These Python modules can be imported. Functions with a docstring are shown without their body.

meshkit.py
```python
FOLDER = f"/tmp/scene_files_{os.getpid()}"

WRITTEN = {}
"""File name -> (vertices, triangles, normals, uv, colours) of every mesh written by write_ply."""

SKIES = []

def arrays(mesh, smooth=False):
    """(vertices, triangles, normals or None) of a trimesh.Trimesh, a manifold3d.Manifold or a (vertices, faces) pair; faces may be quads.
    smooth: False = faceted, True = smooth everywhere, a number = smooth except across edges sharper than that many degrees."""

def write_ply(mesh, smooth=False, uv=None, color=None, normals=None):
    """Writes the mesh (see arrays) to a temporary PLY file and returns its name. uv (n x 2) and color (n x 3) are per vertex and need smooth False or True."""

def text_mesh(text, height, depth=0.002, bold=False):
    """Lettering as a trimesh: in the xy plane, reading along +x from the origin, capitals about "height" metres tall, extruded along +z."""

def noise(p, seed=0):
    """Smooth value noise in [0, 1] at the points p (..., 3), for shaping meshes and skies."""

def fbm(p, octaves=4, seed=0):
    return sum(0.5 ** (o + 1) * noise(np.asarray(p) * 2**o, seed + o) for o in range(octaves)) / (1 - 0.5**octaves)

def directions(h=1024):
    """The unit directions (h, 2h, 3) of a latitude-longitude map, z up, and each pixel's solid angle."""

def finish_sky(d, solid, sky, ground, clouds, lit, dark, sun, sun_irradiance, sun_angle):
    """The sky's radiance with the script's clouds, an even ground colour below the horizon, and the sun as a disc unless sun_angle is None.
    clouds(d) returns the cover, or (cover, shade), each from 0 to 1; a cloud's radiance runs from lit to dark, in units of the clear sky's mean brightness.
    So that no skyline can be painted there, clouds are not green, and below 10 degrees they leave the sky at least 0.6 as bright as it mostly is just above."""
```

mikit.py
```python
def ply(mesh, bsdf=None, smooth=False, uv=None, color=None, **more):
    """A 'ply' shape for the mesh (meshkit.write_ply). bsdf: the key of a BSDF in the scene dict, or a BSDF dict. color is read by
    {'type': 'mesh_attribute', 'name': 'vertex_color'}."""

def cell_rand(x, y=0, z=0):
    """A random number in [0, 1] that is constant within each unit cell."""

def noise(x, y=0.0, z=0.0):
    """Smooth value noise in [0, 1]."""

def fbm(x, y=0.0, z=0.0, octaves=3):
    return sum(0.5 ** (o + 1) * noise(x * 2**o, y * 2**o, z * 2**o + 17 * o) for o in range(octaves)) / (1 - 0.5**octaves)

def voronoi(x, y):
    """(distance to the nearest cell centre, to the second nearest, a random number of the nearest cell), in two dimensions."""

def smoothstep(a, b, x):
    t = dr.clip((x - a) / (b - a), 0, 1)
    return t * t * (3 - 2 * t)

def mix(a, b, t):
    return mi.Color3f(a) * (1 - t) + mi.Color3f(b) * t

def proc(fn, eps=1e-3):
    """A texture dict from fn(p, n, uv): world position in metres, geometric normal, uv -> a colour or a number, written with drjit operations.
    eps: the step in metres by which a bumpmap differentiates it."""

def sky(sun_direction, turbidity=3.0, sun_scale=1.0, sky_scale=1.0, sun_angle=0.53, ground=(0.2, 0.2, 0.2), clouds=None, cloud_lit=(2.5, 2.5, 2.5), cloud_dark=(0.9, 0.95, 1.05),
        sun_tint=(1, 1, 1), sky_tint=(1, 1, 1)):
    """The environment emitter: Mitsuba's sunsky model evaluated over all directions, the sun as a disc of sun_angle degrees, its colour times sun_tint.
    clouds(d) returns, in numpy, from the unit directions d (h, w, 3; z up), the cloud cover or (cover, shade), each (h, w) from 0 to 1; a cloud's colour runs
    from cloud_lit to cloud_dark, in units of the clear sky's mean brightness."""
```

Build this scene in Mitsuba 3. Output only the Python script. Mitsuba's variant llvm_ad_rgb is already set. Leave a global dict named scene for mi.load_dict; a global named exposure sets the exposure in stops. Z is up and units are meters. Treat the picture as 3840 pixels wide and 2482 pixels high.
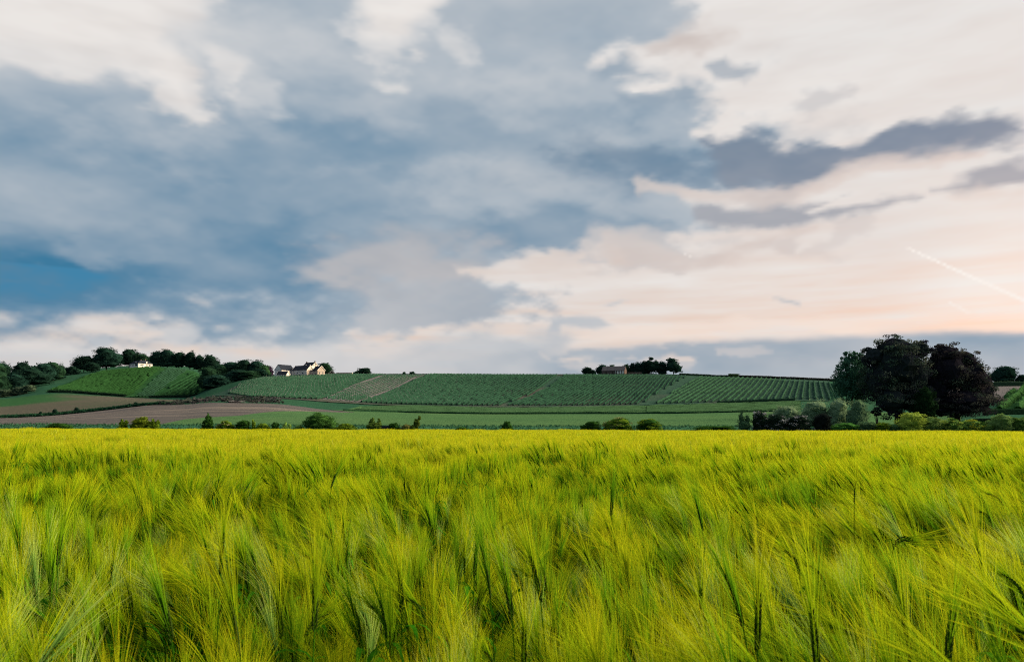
"""A barley field in evening light under a long shower cloud, with vineyard hills, a white farm and big dark trees behind (Mitsuba 3, z up, metres)."""
import math
import numpy as np, shapely, trimesh
import drjit as dr, mitsuba as mi
import mikit, meshkit
from scipy.interpolate import PchipInterpolator, RegularGridInterpolator
from scipy.spatial import Delaunay
from shapely.geometry import Polygon, LineString

# ---- camera ----
F, CX, CY, ROW0 = 780.0, 512.0, 330.5, 425.0        # focal length, centre and horizon row of the 1024 x 661 view
PITCH = math.atan((ROW0 - CY) / F)
ZC = 1.32                                            # eye height, some 0.4 m above the barley
T = mi.ScalarTransform4f
scene, labels = {}, {}
scene["camera"] = {"type": "thinlens", "fov": 2 * math.degrees(math.atan(CX / F)), "fov_axis": "x", "aperture_radius": 0.0016, "focus_distance": 7.0,
                   "near_clip": 0.05, "far_clip": 20000.0,
                   "to_world": T().look_at(origin=[0, 0, ZC], target=[0, math.cos(PITCH), ZC + math.sin(PITCH)], up=[0, 0, 1])}
exposure = 2.62                                      # a bright cloud hides the sun's glare: the picture is exposed for the evening land
SUN_SCALE, SUN_TINT, SKY_SCALE = 1.6, (0.98, 1.0, 1.05), 0.4
# ---- the sky: sunset light from the right, a long bank of shower cloud from the left (all in degrees of azimuth and elevation) ----
SUN_AZ, SUN_EL = 80.0, 24.0
def unit(az, el):
    a, e = math.radians(az), math.radians(el)
    return [math.sin(a) * math.cos(e), math.cos(a) * math.cos(e), math.sin(e)]
def sstep(a, b, x):
    t = np.clip((x - a) / (b - a), 0, 1)
    return t * t * (3 - 2 * t)
def poly_sdf(x, y, pts):
    """Signed distance to a polygon, negative inside."""
    pts = np.asarray(pts, float)
    best, inside = np.full(x.shape, 1e9), np.zeros(x.shape, bool)
    for (ax, ay), (bx, by) in zip(pts, np.roll(pts, -1, 0)):
        ex, ey = bx - ax, by - ay
        t = np.clip(((x - ax) * ex + (y - ay) * ey) / (ex * ex + ey * ey + 1e-9), 0, 1)
        best = np.minimum(best, np.hypot(x - ax - t * ex, y - ay - t * ey))
        if abs(ey) > 1e-9:
            inside ^= ((ay > y) != (by > y)) & (x < ex * (y - ay) / ey + ax)
    return np.where(inside, -best, best)
SHAPES = [  # (outline, soft inside, soft outside, cover, shade, strength, raggedness)
    ([(-56.3,15.3),(-33.2,22),(-31,21.6),(-28.1,22.7),(-25.4,22.6),(-23.4,21.4),(-21.1,22),(-24.6,23.7),(-25.1,24.6),(-23.6,25.7),(-22.8,27.1),(-22.9,32.8),(-13.1,34.3),(-11.9,27.7),(-9.6,26.3),(-7.7,28),(-6.4,29.7),(-6.1,34.9),(4.7,34.9),(12.2,29),(14.9,27),(12.7,25.9),(8.2,26.6),(6.9,25.9),(9.5,25.4),(12,24.1),(10.1,23.6),(12,23.4),(15.7,22.4),(16.2,20.6),(22,18.6),(23.1,17),(20.8,16.4),(16.1,16.8),(14.9,15.7),(16,14.2),(11.7,12.4),(6.7,12.4),(0.3,12.1),(-3.6,10.6),(4.4,9.4),(1.9,8.4),(-6.1,6.7),(-12.8,5.8),(-17,5.2),(-20.4,5.6),(-22.1,6.7),(-23,7.7),(-27.4,7.1),(-30.5,6.7),(-55.3,4.7)], 0.82, 0.44, 1, 0.609, 1, 1),
    ([(-56,11.8),(-32,18.4),(-24.5,21),(-15.8,22.9),(-7.9,24.7),(-3,22.8),(5.2,22.5),(10,20.2),(17.7,19),(19.1,17.2),(6.8,17.7),(-3,19),(-4.6,15.9),(-1.3,13.5),(-6.1,12.2),(-10.8,10.8),(-12.3,8.3),(-18.2,6.2),(-21,6.1),(-23,7.9),(-27.4,7.4),(-55.3,4.8)], 3.8, 1.9, 1, 0.758, 1, 1),
    ([(-55.6,7.7),(-29.3,13.5),(-21.3,12.6),(-15.5,13),(-10.8,10.8),(-9.2,7.7),(-15.2,6),(-20.4,6.2),(-23,7.8),(-55.3,4.7)], 2.8, 2.2, 1, 0.87, 1, 1),
    ([(-55.6,8.1),(-32.5,11.8),(-29.6,11.2),(-26,10.3),(-22,9.4),(-18.3,8.6),(-15.3,7.5),(-22.7,7.8),(-27.4,7.1),(-30.5,6.7),(-55.2,4.6)], 1.7, 0.95, 1, 0.972, 1, 0.4),
    ([(-55.8,10.2),(-31.3,15.1),(-27.3,14.5),(-23.5,13),(-27.9,12),(-32.6,12.5),(-55.7,9.3)], 1.3, 1.3, 1, 0.647, 0.8, 1),
    ([(-27.9,12),(-19.6,12.4),(-18.4,11.6),(-24,11.2)], 0.63, 0.95, 1, 0.795, 0.6, 1),
    ([(-23.9,26.2),(-19,26.9),(-9.6,25.7),(-4.7,24.8),(3.6,26),(6.2,24.2),(0.3,23.2),(-9.5,23.4),(-15.8,23.8),(-23.2,24.2)], 1.3, 1.6, 1, 0.479, 0.7, 1),
    ([(-17.1,23.9),(-14,23.7),(-10.2,23.1),(-7.9,22.4),(-12.7,22.1),(-16.4,22.9)], 0.63, 0.95, 1, 0.702, 0.7, 1),
    ([(-7.7,28.6),(-6.4,31),(2,31.2),(10.2,29.2),(14.6,26.9),(12.1,26.4),(6.9,27.3),(1.9,27.1),(-3,26.6),(-6,27.3),(-8.6,27)], 1.3, 0.76, 0.97, 0.628, 0.9, 1),
    ([(-8.3,27),(-7.8,28.3),(-7,28.6),(-6,27.8),(-6.7,26.7)], 0.32, 0.25, 1, 0.582, 0.8, 1),
    ([(7.5,26.1),(9.2,26.2),(12,24.4),(9.5,24.2),(6.9,24.7)], 0.44, 0.44, 0.95, 0.74, 0.9, 0.6),
    ([(8.5,23.1),(12,23.3),(13.3,24),(14.5,23.1),(16,22.4),(13.2,22.2),(9.4,22.2)], 0.44, 0.44, 0.95, 0.74, 0.9, 0.6),
    ([(23.1,17.6),(27.4,17.8),(31.4,17.4),(29.9,17.3),(26.1,17.1),(21.9,16.6),(16.1,16.5),(16.7,16.9)], 0.32, 0.44, 0.76, 0.498, 0.8, 0.7),
    ([(-6.3,22.5),(0.3,22.9),(6.8,21.6),(13.2,20.9),(17.7,19.6),(22,18.1),(20.8,16.7),(16.1,16.8),(9.9,17.4),(3.5,18.2),(-1.4,19.3),(-4.6,20.4)], 1.3, 1.3, 0.98, 0.74, 0.9, 0.8),
    ([(1.9,20),(10,20.2),(16.8,19.6),(21.4,18),(20.5,16.8),(16.1,16.9),(9.9,17.2),(4.5,18)], 0.95, 0.82, 0.86, 0.907, 1, 0.8),
    ([(13.2,21),(18,20.2),(22,18.7),(23.5,18.2),(27,19),(29.8,18.9),(32,18.9),(34.7,18.3),(40.9,17.5),(40.9,17.2),(34.7,17.9),(31.4,17.4),(27.6,17.3),(23.3,16.8),(20.8,16.5),(16.1,17.1)], 0.38, 0.38, 0.72, 0.907, 1, 0.7),
    ([(-2.7,18.1),(0.3,18.3),(6.7,16.8),(14.6,16.4),(13,15.7),(9.9,15.7),(1.9,16.5),(-2.3,16.9)], 0.82, 0.95, 0.97, 0.591, 0.7, 1),
    ([(13.7,16.4),(15.8,17),(17,15.6),(14.2,15.6)], 0.44, 0.44, 0.85, 0.182, 0.8, 1),
    ([(-3.6,15.3),(1.9,15.9),(9.9,15.1),(13.9,14),(11.4,12.8),(5.1,12.6),(-1.3,12.2),(-6.1,12.2)], 0.95, 0.82, 0.97, 0.777, 0.85, 1),
    ([(13.9,15.4),(17.2,15.3),(20.4,15.3),(22.2,15.6),(24.4,15.5),(21.8,14.9),(25.7,14.5),(28.5,14.4),(25.6,13.6),(21.8,13.7),(18.6,13.6),(14.2,14.5)], 0.32, 0.32, 0.74, 0.721, 1, 0.65),
    ([(6.1,13.9),(11.7,13.8),(17.2,13.3),(14.1,12.5),(9.8,12.4),(5.4,12.8)], 0.63, 0.51, 0.75, 0.405, 0.8, 1),
    ([(-13.6,11.6),(-9.3,12.4),(-2.9,11.9),(-2.9,10),(-7.7,9.3),(-13,10.1)], 1.3, 1.9, 0.72, 0.516, 0.85, 1),
    ([(-3.6,11),(0.3,12),(7.6,12.4),(4.1,11.3),(0.9,10.5),(-2.3,10)], 0.44, 0.32, 0.66, 0.163, 0.9, 1),
    ([(-9.2,9.3),(-3.6,9.9),(0.3,9.4),(4.4,9.4),(2.5,8.5),(-6.1,6.7),(-12.2,6.1),(-12.3,8)], 0.76, 0.51, 0.88, 0.591, 0.9, 1),
    ([(2.5,7.7),(4.4,8),(6.6,8.1),(8,7),(6,6.6),(2.2,6.4)], 0.32, 0.25, 0.97, 0.498, 0.85, 0.45),
    ([(1.9,5.9),(9.7,6.3),(18.6,6.3),(26.8,6.2),(53.2,4.4),(52.8,-0.2),(-2.9,-0.3),(-4.5,4.7)], 0.51, 0.079, 0.97, 0.628, 0.95, 0.16),
    ([(25.5,6.1),(53.2,4.3),(53.1,3),(26.7,4.9)], 0.95, 0.25, 1, 0.721, 0.8, 0.2),
    ([(-1.3,6.1),(5,6.5),(17.2,6.5),(9.7,6.2),(1.9,5.8)], 0.13, 0.19, 0.62, 0.163, 0.5, 0.8),
    ([(3.4,4.7),(8.1,5),(12.7,4.7),(8.1,4.4)], 0.095, 0.16, 0.68, 0.163, 0.3, 0.7),
    ([(14.2,5.6),(16.9,5.7),(18.6,5.4),(16.3,5.3)], 0.063, 0.13, 0.66, 0.163, 0.25, 0.7),
    ([(3.4,6.9),(11.6,7.3),(21.5,7.1),(33.5,6.6),(33.5,6.3),(21.5,6.6),(11.6,6.7)], 0.095, 0.28, 0.6, 0.07, 0.75, 0.5),
    ([(1.5,5.2),(4.4,5.5),(7.2,5.3),(4.4,5.1)], 0.13, 0.13, 0.62, 0.163, 0.5, 0.8),
    ([(7.8,5.4),(9.7,5.5),(12.7,5.3),(9.7,5.1)], 0.13, 0.13, 0.62, 0.163, 0.5, 0.8),
    ([(-13.4,5.5),(-2.9,6.6),(3.4,5.9),(0.3,5),(3.4,-0.3),(-15,-0.3)], 0.63, 0.95, 0.95, 0.498, 0.9, 0.5),
    ([(-21.5,5.4),(-17,5.2),(-12.8,5.6),(-12.7,-0.3),(-23.9,-0.3),(-23.1,4.3)], 0.47, 0.47, 0.95, 0.423, 0.9, 0.5),
    ([(-55.1,3.6),(-32.1,5.2),(-28.7,4.8),(-23.6,4.4),(-23.4,-0.3),(-54.8,-0.2)], 0.63, 0.38, 0.92, 0.405, 0.8, 0.4),
    ([(-28.9,6),(-27.6,6.2),(-27.6,5.7),(-28.5,5.4)], 0.16, 0.16, 0.97, 0.516, 0.9, 0.45),
    ([(-24.4,6.3),(-22.9,6.6),(-22.1,6.2),(-22.6,5.5),(-23.9,5.7)], 0.16, 0.19, 0.95, 0.489, 0.8, 0.45),
    ([(9.5,26.7),(13.4,26.9),(15.2,26.7),(14,26.2),(10.8,26.1)], 0.32, 0.51, 0.72, 0.126, 0.8, 1),
    ([(15,24.7),(16.1,25),(16.7,24.5),(18.5,23.8),(17.6,23.6),(15.8,24)], 0.19, 0.25, 0.9, 0.628, 1, 0.45),
    ([(21.9,22.1),(23.3,22),(24.5,21.3),(23.8,21),(22.2,21.6)], 0.32, 0.38, 0.8, 0.349, 0.8, 1),
    ([(21.5,20),(23.8,19.9),(24.3,19.2),(22.1,19.5)], 0.32, 0.44, 0.85, 0.293, 0.7, 1),
    ([(29,15),(31,15.5),(33.2,16.1),(35.5,16.1),(38.8,16),(38.8,15.7),(35.4,15.3),(32.9,15),(31,14.8)], 0.32, 0.32, 0.72, 0.767, 1, 0.6),
    ([(16.5,12.5),(18.9,12.5),(20.9,12.8),(20.3,12.1),(18.3,12.1)], 0.25, 0.25, 0.75, 0.349, 0.8, 1),
    ([(22,12.2),(24.5,13),(26.6,13.2),(24.5,12.3),(22.5,12)], 0.25, 0.32, 0.75, 0.293, 0.8, 1),
    ([(18.6,8.7),(20.4,8.6),(20.4,8.2),(18.7,8.4)], 0.095, 0.13, 0.9, 0.489, 0.9, 0.45),
    ([(6.2,9),(8.2,9.4),(8.8,9.3),(7.3,8.9)], 0.095, 0.16, 0.9, 0.405, 0.9, 0.45),
    ([(-36.1,26.3),(-23,29.4),(-23.5,26.5),(-25.1,25.2),(-25.6,24.2),(-28.7,24),(-31.9,23.3),(-35.9,23.5)], 1.9, 1.9, 1, 0.144, 0.8, 0.5),
    ([(-25,23.9),(-23.9,23.4),(-23.4,21.8),(-24.4,22.4),(-25.5,23.1)], 0.44, 0.76, 1, 0.117, 0.6, 0.6),
    ([(-12.8,27.2),(-11.2,27.2),(-10.2,26.4),(-11.5,26.1),(-12.3,26.5)], 0.32, 0.82, 1, 0.117, 0.5, 1),
    ([(-11.9,29.3),(-6.4,30.8),(-6.9,28.9),(-8.7,27.7),(-11.3,27.8)], 0.76, 0.82, 1, 0.144, 0.9, 0.7),
    ([(-11,24.5),(-9.2,24.5),(-8.6,23.9),(-10.2,23.8)], 0.32, 0.82, 1, 0.107, 0.5, 1),
    ([(-19.2,22.2),(-18.1,23.1),(-17,23.2),(-17.3,22.2)], 0.32, 0.82, 1, 0.144, 0.4, 1),
    ([(-21.7,23.7),(-20,23.6),(-20.3,23.2),(-21.3,23.3)], 0.32, 0.82, 1, 0.107, 0.5, 1),
    ([(-5,26.9),(-3.4,26.7),(-2.7,26.1),(-4.4,26.4)], 0.32, 0.82, 1, 0.182, 0.5, 1),
    ([(9.8,24.1),(11.4,23.9),(11.8,23.3),(10.1,23.6)], 0.19, 0.19, 0.95, 0.126, 0.8, 1),
    ([(9.9,17.2),(16.1,16.6),(20.8,16.4),(24.7,16.8),(28.7,17.1),(32.3,17.1),(28.6,16.4),(24.1,16.2),(20.8,15.8),(14.6,16.2)], 0.19, 0.38, 0.55, 0.182, 0.75, 0.7),
    ([(12.1,27),(15.3,27.4),(16.5,26.6),(14.6,25.9),(11.4,26.1)], 0.32, 0.69, 0.55, 0.117, 0.7, 0.8),
    ([(7.3,13.4),(12.9,12.4),(17.7,12.9),(21.8,13.3),(17.7,12),(11.7,11.8),(7.3,12.1)], 0.25, 0.51, 0.6, 0.275, 0.75, 0.7),
    ([(29.8,14.6),(31.9,14.9),(53.9,10.9),(53.8,10.6),(31.9,14.4)], 0.13, 0.38, 0.6, 0.163, 0.7, 0.6),
]
TRAILS = [((27.3,11.6),(34,7.4),0.11,1), ((29.5,7.9),(30.6,7.1),0.095,0.5), ((12.6,12.3),(13.2,12),0.047,0.5)]
def clouds(d):
    az = np.degrees(np.arctan2(d[..., 0], d[..., 1]))
    el = np.degrees(np.arcsin(np.clip(d[..., 2], -1, 1)))
    n = lambda sx, sy, o, seed: meshkit.fbm(np.stack([d[..., 0] * sx, d[..., 1] * sx, d[..., 2] * sy], -1), o, seed) - 0.5
    wx, wy = n(7, 11, 2, 11), n(7, 11, 2, 23)                      # large warp, then billows
    fx, fy = n(20, 34, 4, 31), n(20, 34, 4, 37)
    dx, dy = 3.0 * wx + 3.4 * fx, 2.0 * wy + 2.6 * fy
    fy = fy + 0.45 * n(70, 100, 3, 97)
    wisp = n(13, 26, 6, 73)                                        # thickness of the cloud edges
    lightward = np.array([0.030, 0.0, 0.022])                      # towards the glow, right and up
    def relief(sx, sy, o, seed, k):
        q = d + lightward * k
        m = lambda v: meshkit.fbm(np.stack([v[..., 0] * sx, v[..., 1] * sx, v[..., 2] * sy], -1), o, seed)
        return m(d) - m(q)
    # thin high veil over everything: pale above, warm low down towards the sun
    veil = n(3, 14, 4, 41)
    streak = n(6, 90, 4, 47)
    cover = 0.79 + 0.14 * sstep(10, 24, el) - 0.08 * sstep(-5, 30, az) * sstep(10, 5, el) + 1.1 * streak * sstep(17, 5, el) + 0.15 * veil
    shade = 0.17 + 0.08 * sstep(20, -30, az) + 0.10 * veil - 0.1 * sstep(25, 33, az)*sstep(20,8,el)
    # beyond the frame: unseen shower cloud to the left and behind, darkened to dim its light, the veil with flat cloud bars to the right
    back = sstep(34, 76, np.abs(az) + 50 * n(3, 5, 4, 101))
    to_sun = d @ np.array(unit(75, 10))
    bank = sstep(-0.14, 0.14, n(2.2, 5, 5, 53) + 0.26 - 0.60 * sstep(0.66, 0.98, to_sun))
    tone = 0.82 - 0.42 * sstep(22, 50, el) + 0.4 * n(4, 8, 4, 59)      # unseen bank, paled overhead to light the land
    out = bank * np.maximum(back, sstep(31, 42, el))
    cover = cover + (1 - cover) * out
    shade = shade + (np.clip(tone, 0.3, 1) - shade) * out
    near = np.abs(az) < 62
    near &= (el < 42) & (el > -1)
    X0, Y0, DX, DY, C, S = az[near], el[near], dx[near], dy[near], cover[near], shade[near]
    WS = (wisp + 0.45 * n(36, 60, 5, 79))[near]
    edge = sstep(62, 42, np.abs(az[near])) * sstep(42, 34, el[near])
    for pts, soft_in, soft_out, c, s, k, ragged in SHAPES:
        pts = np.asarray(pts)
        lo, hi = pts.min(0) - soft_out - 6, pts.max(0) + soft_out + 6
        X, Y = X0 + ragged * DX, Y0 + ragged * DY
        m = (X > lo[0]) & (X < hi[0]) & (Y > lo[1]) & (Y < hi[1])
        w = ragged * (soft_in + soft_out)
        a = k * sstep(soft_out * 1.5, -soft_in * 1.2, poly_sdf(X[m], Y[m], pts) - (2.2 * w + 1.2 * ragged) * WS[m]) * edge[m]
        C[m] += (c - C[m]) * a
        S[m] += (s - S[m]) * a
    for (a0, e0), (a1, e1), w, k in TRAILS:                       # vapour trails
        t = np.clip(((az[near] - a0) * (a1 - a0) + (el[near] - e0) * (e1 - e0)) / ((a1 - a0) ** 2 + (e1 - e0) ** 2), 0, 1)
        r = np.hypot(az[near] - a0 - t * (a1 - a0), el[near] - e0 - t * (e1 - e0))
        a = k * np.exp(-(r / (w * (0.45 + 0.55 * t))) ** 2)
        C += (1 - C) * a
        S += (0.0 - S) * a
    cover[near], shade[near] = C, S
    body = sstep(0.22, 0.5, shade)
    shade += body * (0.22 * n(4, 9, 2, 61) + 0.09 * n(26, 48, 5, 67) + 0.13 * relief(6, 12, 3, 83, 1.6) + 0.10 * relief(20, 34, 4, 89, 0.7))
    cover += (1 - body) * 0.35 * n(14, 60, 5, 71)
    return np.clip(cover, 0, 1), np.clip(shade, 0, 1)
LIT, DARK, SKY_TINT = np.array([1.025, 0.950, 0.885]), np.array([0.050, 0.205, 0.355]), (3.7, 1.62, 0.96)
UNIT = 0.1332 * SKY_SCALE * 2 ** exposure                        # the clear sky's mean brightness, as exposed
scene["sky"] = mikit.sky(unit(SUN_AZ, SUN_EL), turbidity=3, sky_scale=SKY_SCALE, sun_scale=SUN_SCALE, sun_angle=40, sun_tint=SUN_TINT, sky_tint=SKY_TINT,
                         ground=(0.08, 0.10, 0.04), clouds=clouds, cloud_lit=tuple(LIT / UNIT), cloud_dark=tuple(DARK / UNIT))

# ---- helpers ----
rng = np.random.default_rng(7)
def label(key, text=None, cat=None, group=None, kind=None):
    labels[key] = {k: v for k, v in (("label", text), ("category", cat), ("group", group), ("kind", kind)) if v}
used_keys = {}
def numbered(name):
    n = used_keys.get(name, 0)
    used_keys[name] = n + 1
    return name if n == 0 else f"{name}_{n:03d}"
def put(key, mesh, bsdf, color=None, smooth=False, **more):
    key = numbered(key)
    scene[key] = mikit.ply(mesh, bsdf, smooth=smooth, color=color, **more)
    return key
def slope(row):
    b = (CY - row) / F
    return (math.sin(PITCH) + b * math.cos(PITCH)) / (math.cos(PITCH) - b * math.sin(PITCH))
def u_of(x, row=400.0):
    b = (CY - row) / F
    return (x - CX) / F / (math.cos(PITCH) - b * math.sin(PITCH))
class MB:
    """Collects vertices, triangles and vertex colours of one mesh."""
    def __init__(s): s.v, s.f, s.c, s.n = [], [], [], 0
    def add(s, v, f, c=(0.5, 0.5, 0.5)):
        v = np.asarray(v, float).reshape(-1, 3); f = np.asarray(f, int).reshape(-1, 3)
        s.v.append(v); s.f.append(f + s.n); s.n += len(v)
        s.c.append(np.broadcast_to(np.asarray(c, float), v.shape))
        return s
    def mesh(s): return np.vstack(s.v), np.vstack(s.f)
    def col(s): return np.vstack(s.c)
    def put(s, key, bsdf, smooth=False, color=True, **more): return put(key, s.mesh(), bsdf, s.col() if color else None, smooth, **more)
BOXF = np.array([[0, 2, 1], [1, 2, 3], [4, 5, 6], [5, 7, 6], [0, 1, 4], [1, 5, 4], [2, 6, 3], [3, 6, 7], [0, 4, 2], [2, 4, 6], [1, 3, 5], [3, 7, 5]])
def box(x0, x1, y0, y1, z0, z1):
    return np.array([[x, y, z] for z in (z0, z1) for y in (y0, y1) for x in (x0, x1)], float), BOXF
def tube(pts, radii, sides=6):
    p = np.asarray(pts, float)
    t = np.gradient(p, axis=0); t /= np.linalg.norm(t, axis=1, keepdims=True) + 1e-12
    a = np.cross(t, np.where(np.abs(t[:, 2:]) < 0.9, [0, 0, 1.0], [1.0, 0, 0])); a /= np.linalg.norm(a, axis=1, keepdims=True) + 1e-12
    b, ang = np.cross(t, a), np.arange(sides) * 2 * np.pi / sides
    v = p[:, None] + np.asarray(radii, float)[:, None, None] * (np.cos(ang)[None, :, None] * a[:, None] + np.sin(ang)[None, :, None] * b[:, None])
    i, j = np.meshgrid(np.arange(len(p) - 1), np.arange(sides), indexing="ij")
    q = np.stack([i * sides + j, i * sides + (j + 1) % sides, (i + 1) * sides + (j + 1) % sides, (i + 1) * sides + j], -1).reshape(-1, 4)
    return v.reshape(-1, 3), np.vstack([q[:, [0, 1, 2]], q[:, [0, 2, 3]]])

# ---- materials ----
def leafy(name, rough=0.6, trans=0.7, eta=1.2):
    scene[name] = {"type": "principledthin", "base_color": {"type": "mesh_attribute", "name": "vertex_color"}, "roughness": rough, "diff_trans": trans, "spec_trans": 0.0, "eta": eta}
leafy("leaf_material", 0.8, 0.6, 1.15)
leafy("barley_material", 0.75, 1.0, 1.12)
scene["paint_material"] = {"type": "twosided", "bsdf": {"type": "principled", "base_color": {"type": "mesh_attribute", "name": "vertex_color"}, "roughness": 0.8}}
def ground_mat(name, fn, rough=0.95):
    scene[name] = {"type": "twosided", "bsdf": {"type": "diffuse", "reflectance": mikit.proc(fn)}}
mix, fbm, noise_t, sst = mikit.mix, mikit.fbm, mikit.noise, mikit.smoothstep
ground_mat("soil_material", lambda p, n, uv: mix((0.020, 0.018, 0.010), (0.045, 0.040, 0.022), fbm(p.x * 6, p.y * 6)))
def plough(p, n, uv):
    c = mix(PLOUGH_A, PLOUGH_B, fbm(p.x * 0.03, p.y * 0.05, 0, 4))
    c = mix(c, PLOUGH_C, 0.7 * sst(0.56, 0.68, fbm(p.x * 0.012 + 3, p.y * 0.14, 0, 3)))
    bend = p.y + 14 * fbm(p.x * 0.01, 2.0, 0, 2)
    track = dr.minimum(dr.abs(bend - 236 - 0.18 * p.x), dr.abs(bend - 262 + 0.10 * p.x))
    c = mix(c, PLOUGH_C, 0.8 * sst(1.6, 0.4, track) * noise_t(p.x * 0.05, p.y * 0.05))
    return c * (0.85 + 0.3 * noise_t(p.x * 0.25 + p.y * 0.06, p.y * 1.6)) 
def meadow(a, b, sx=0.03, sy=0.06):
    return lambda p, n, uv: mix(a, b, fbm(p.x * sx, p.y * sy, 0, 4)) * (0.8 + 0.4 * fbm(p.x * 0.6, p.y * 0.9, 0, 3))
PLOUGH_A, PLOUGH_B, PLOUGH_C = (0.058, 0.060, 0.066), (0.074, 0.073, 0.078), (0.125, 0.115, 0.112)
ground_mat("plough_material", plough)
ground_mat("meadow_material", meadow((0.036, 0.092, 0.042), (0.052, 0.108, 0.046)))
ground_mat("verge_material", meadow((0.020, 0.074, 0.054), (0.036, 0.100, 0.050), 0.05, 0.3))
ground_mat("hill_material", meadow((0.015, 0.054, 0.036), (0.024, 0.068, 0.040)))
ground_mat("pasture_material", lambda p, n, uv: mix((0.022, 0.068, 0.030), (0.062, 0.064, 0.054), sst(0.45, 0.80, fbm(p.x * 0.011 + 9, p.y * 0.016, 0, 4) + 0.40 * sst(-310, -225, p.x))) * (0.85 + 0.3 * fbm(p.x * 0.4, p.y * 1.5)))
ground_mat("vine_soil_material", lambda p, n, uv: mix((0.026, 0.060, 0.046), (0.058, 0.066, 0.060), sst(0.40, 0.62, fbm(p.x * 0.015, p.y * 0.012, 0, 4))) * (0.85 + 0.3 * fbm(p.x * 0.5, p.y * 0.5)))
ground_mat("green_vine_soil_material", meadow((0.012, 0.048, 0.020), (0.020, 0.062, 0.022)))
ground_mat("bare_soil_material", lambda p, n, uv: mix((0.076, 0.078, 0.090), (0.106, 0.104, 0.114), fbm(p.x * 0.05, p.y * 0.05, 0, 4)) * (0.85 + 0.3 * fbm(p.x * 0.6, p.y * 0.6)))
ground_mat("young_soil_material", lambda p, n, uv: mix((0.084, 0.088, 0.098), (0.112, 0.112, 0.120), fbm(p.x * 0.05, p.y * 0.05, 0, 4)) * (0.85 + 0.3 * fbm(p.x * 0.6, p.y * 0.6)))
ground_mat("bark_material", lambda p, n, uv: mix((0.025, 0.022, 0.018), (0.060, 0.052, 0.042), fbm(p.x * 5, p.y * 5, p.z * 1.5)))
ground_mat("plaster_material", lambda p, n, uv: mix((0.46, 0.455, 0.44), (0.37, 0.355, 0.34), sst(0.45, 0.75, fbm(p.x * 0.7, p.y * 0.7, p.z * 0.9, 4))))
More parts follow.
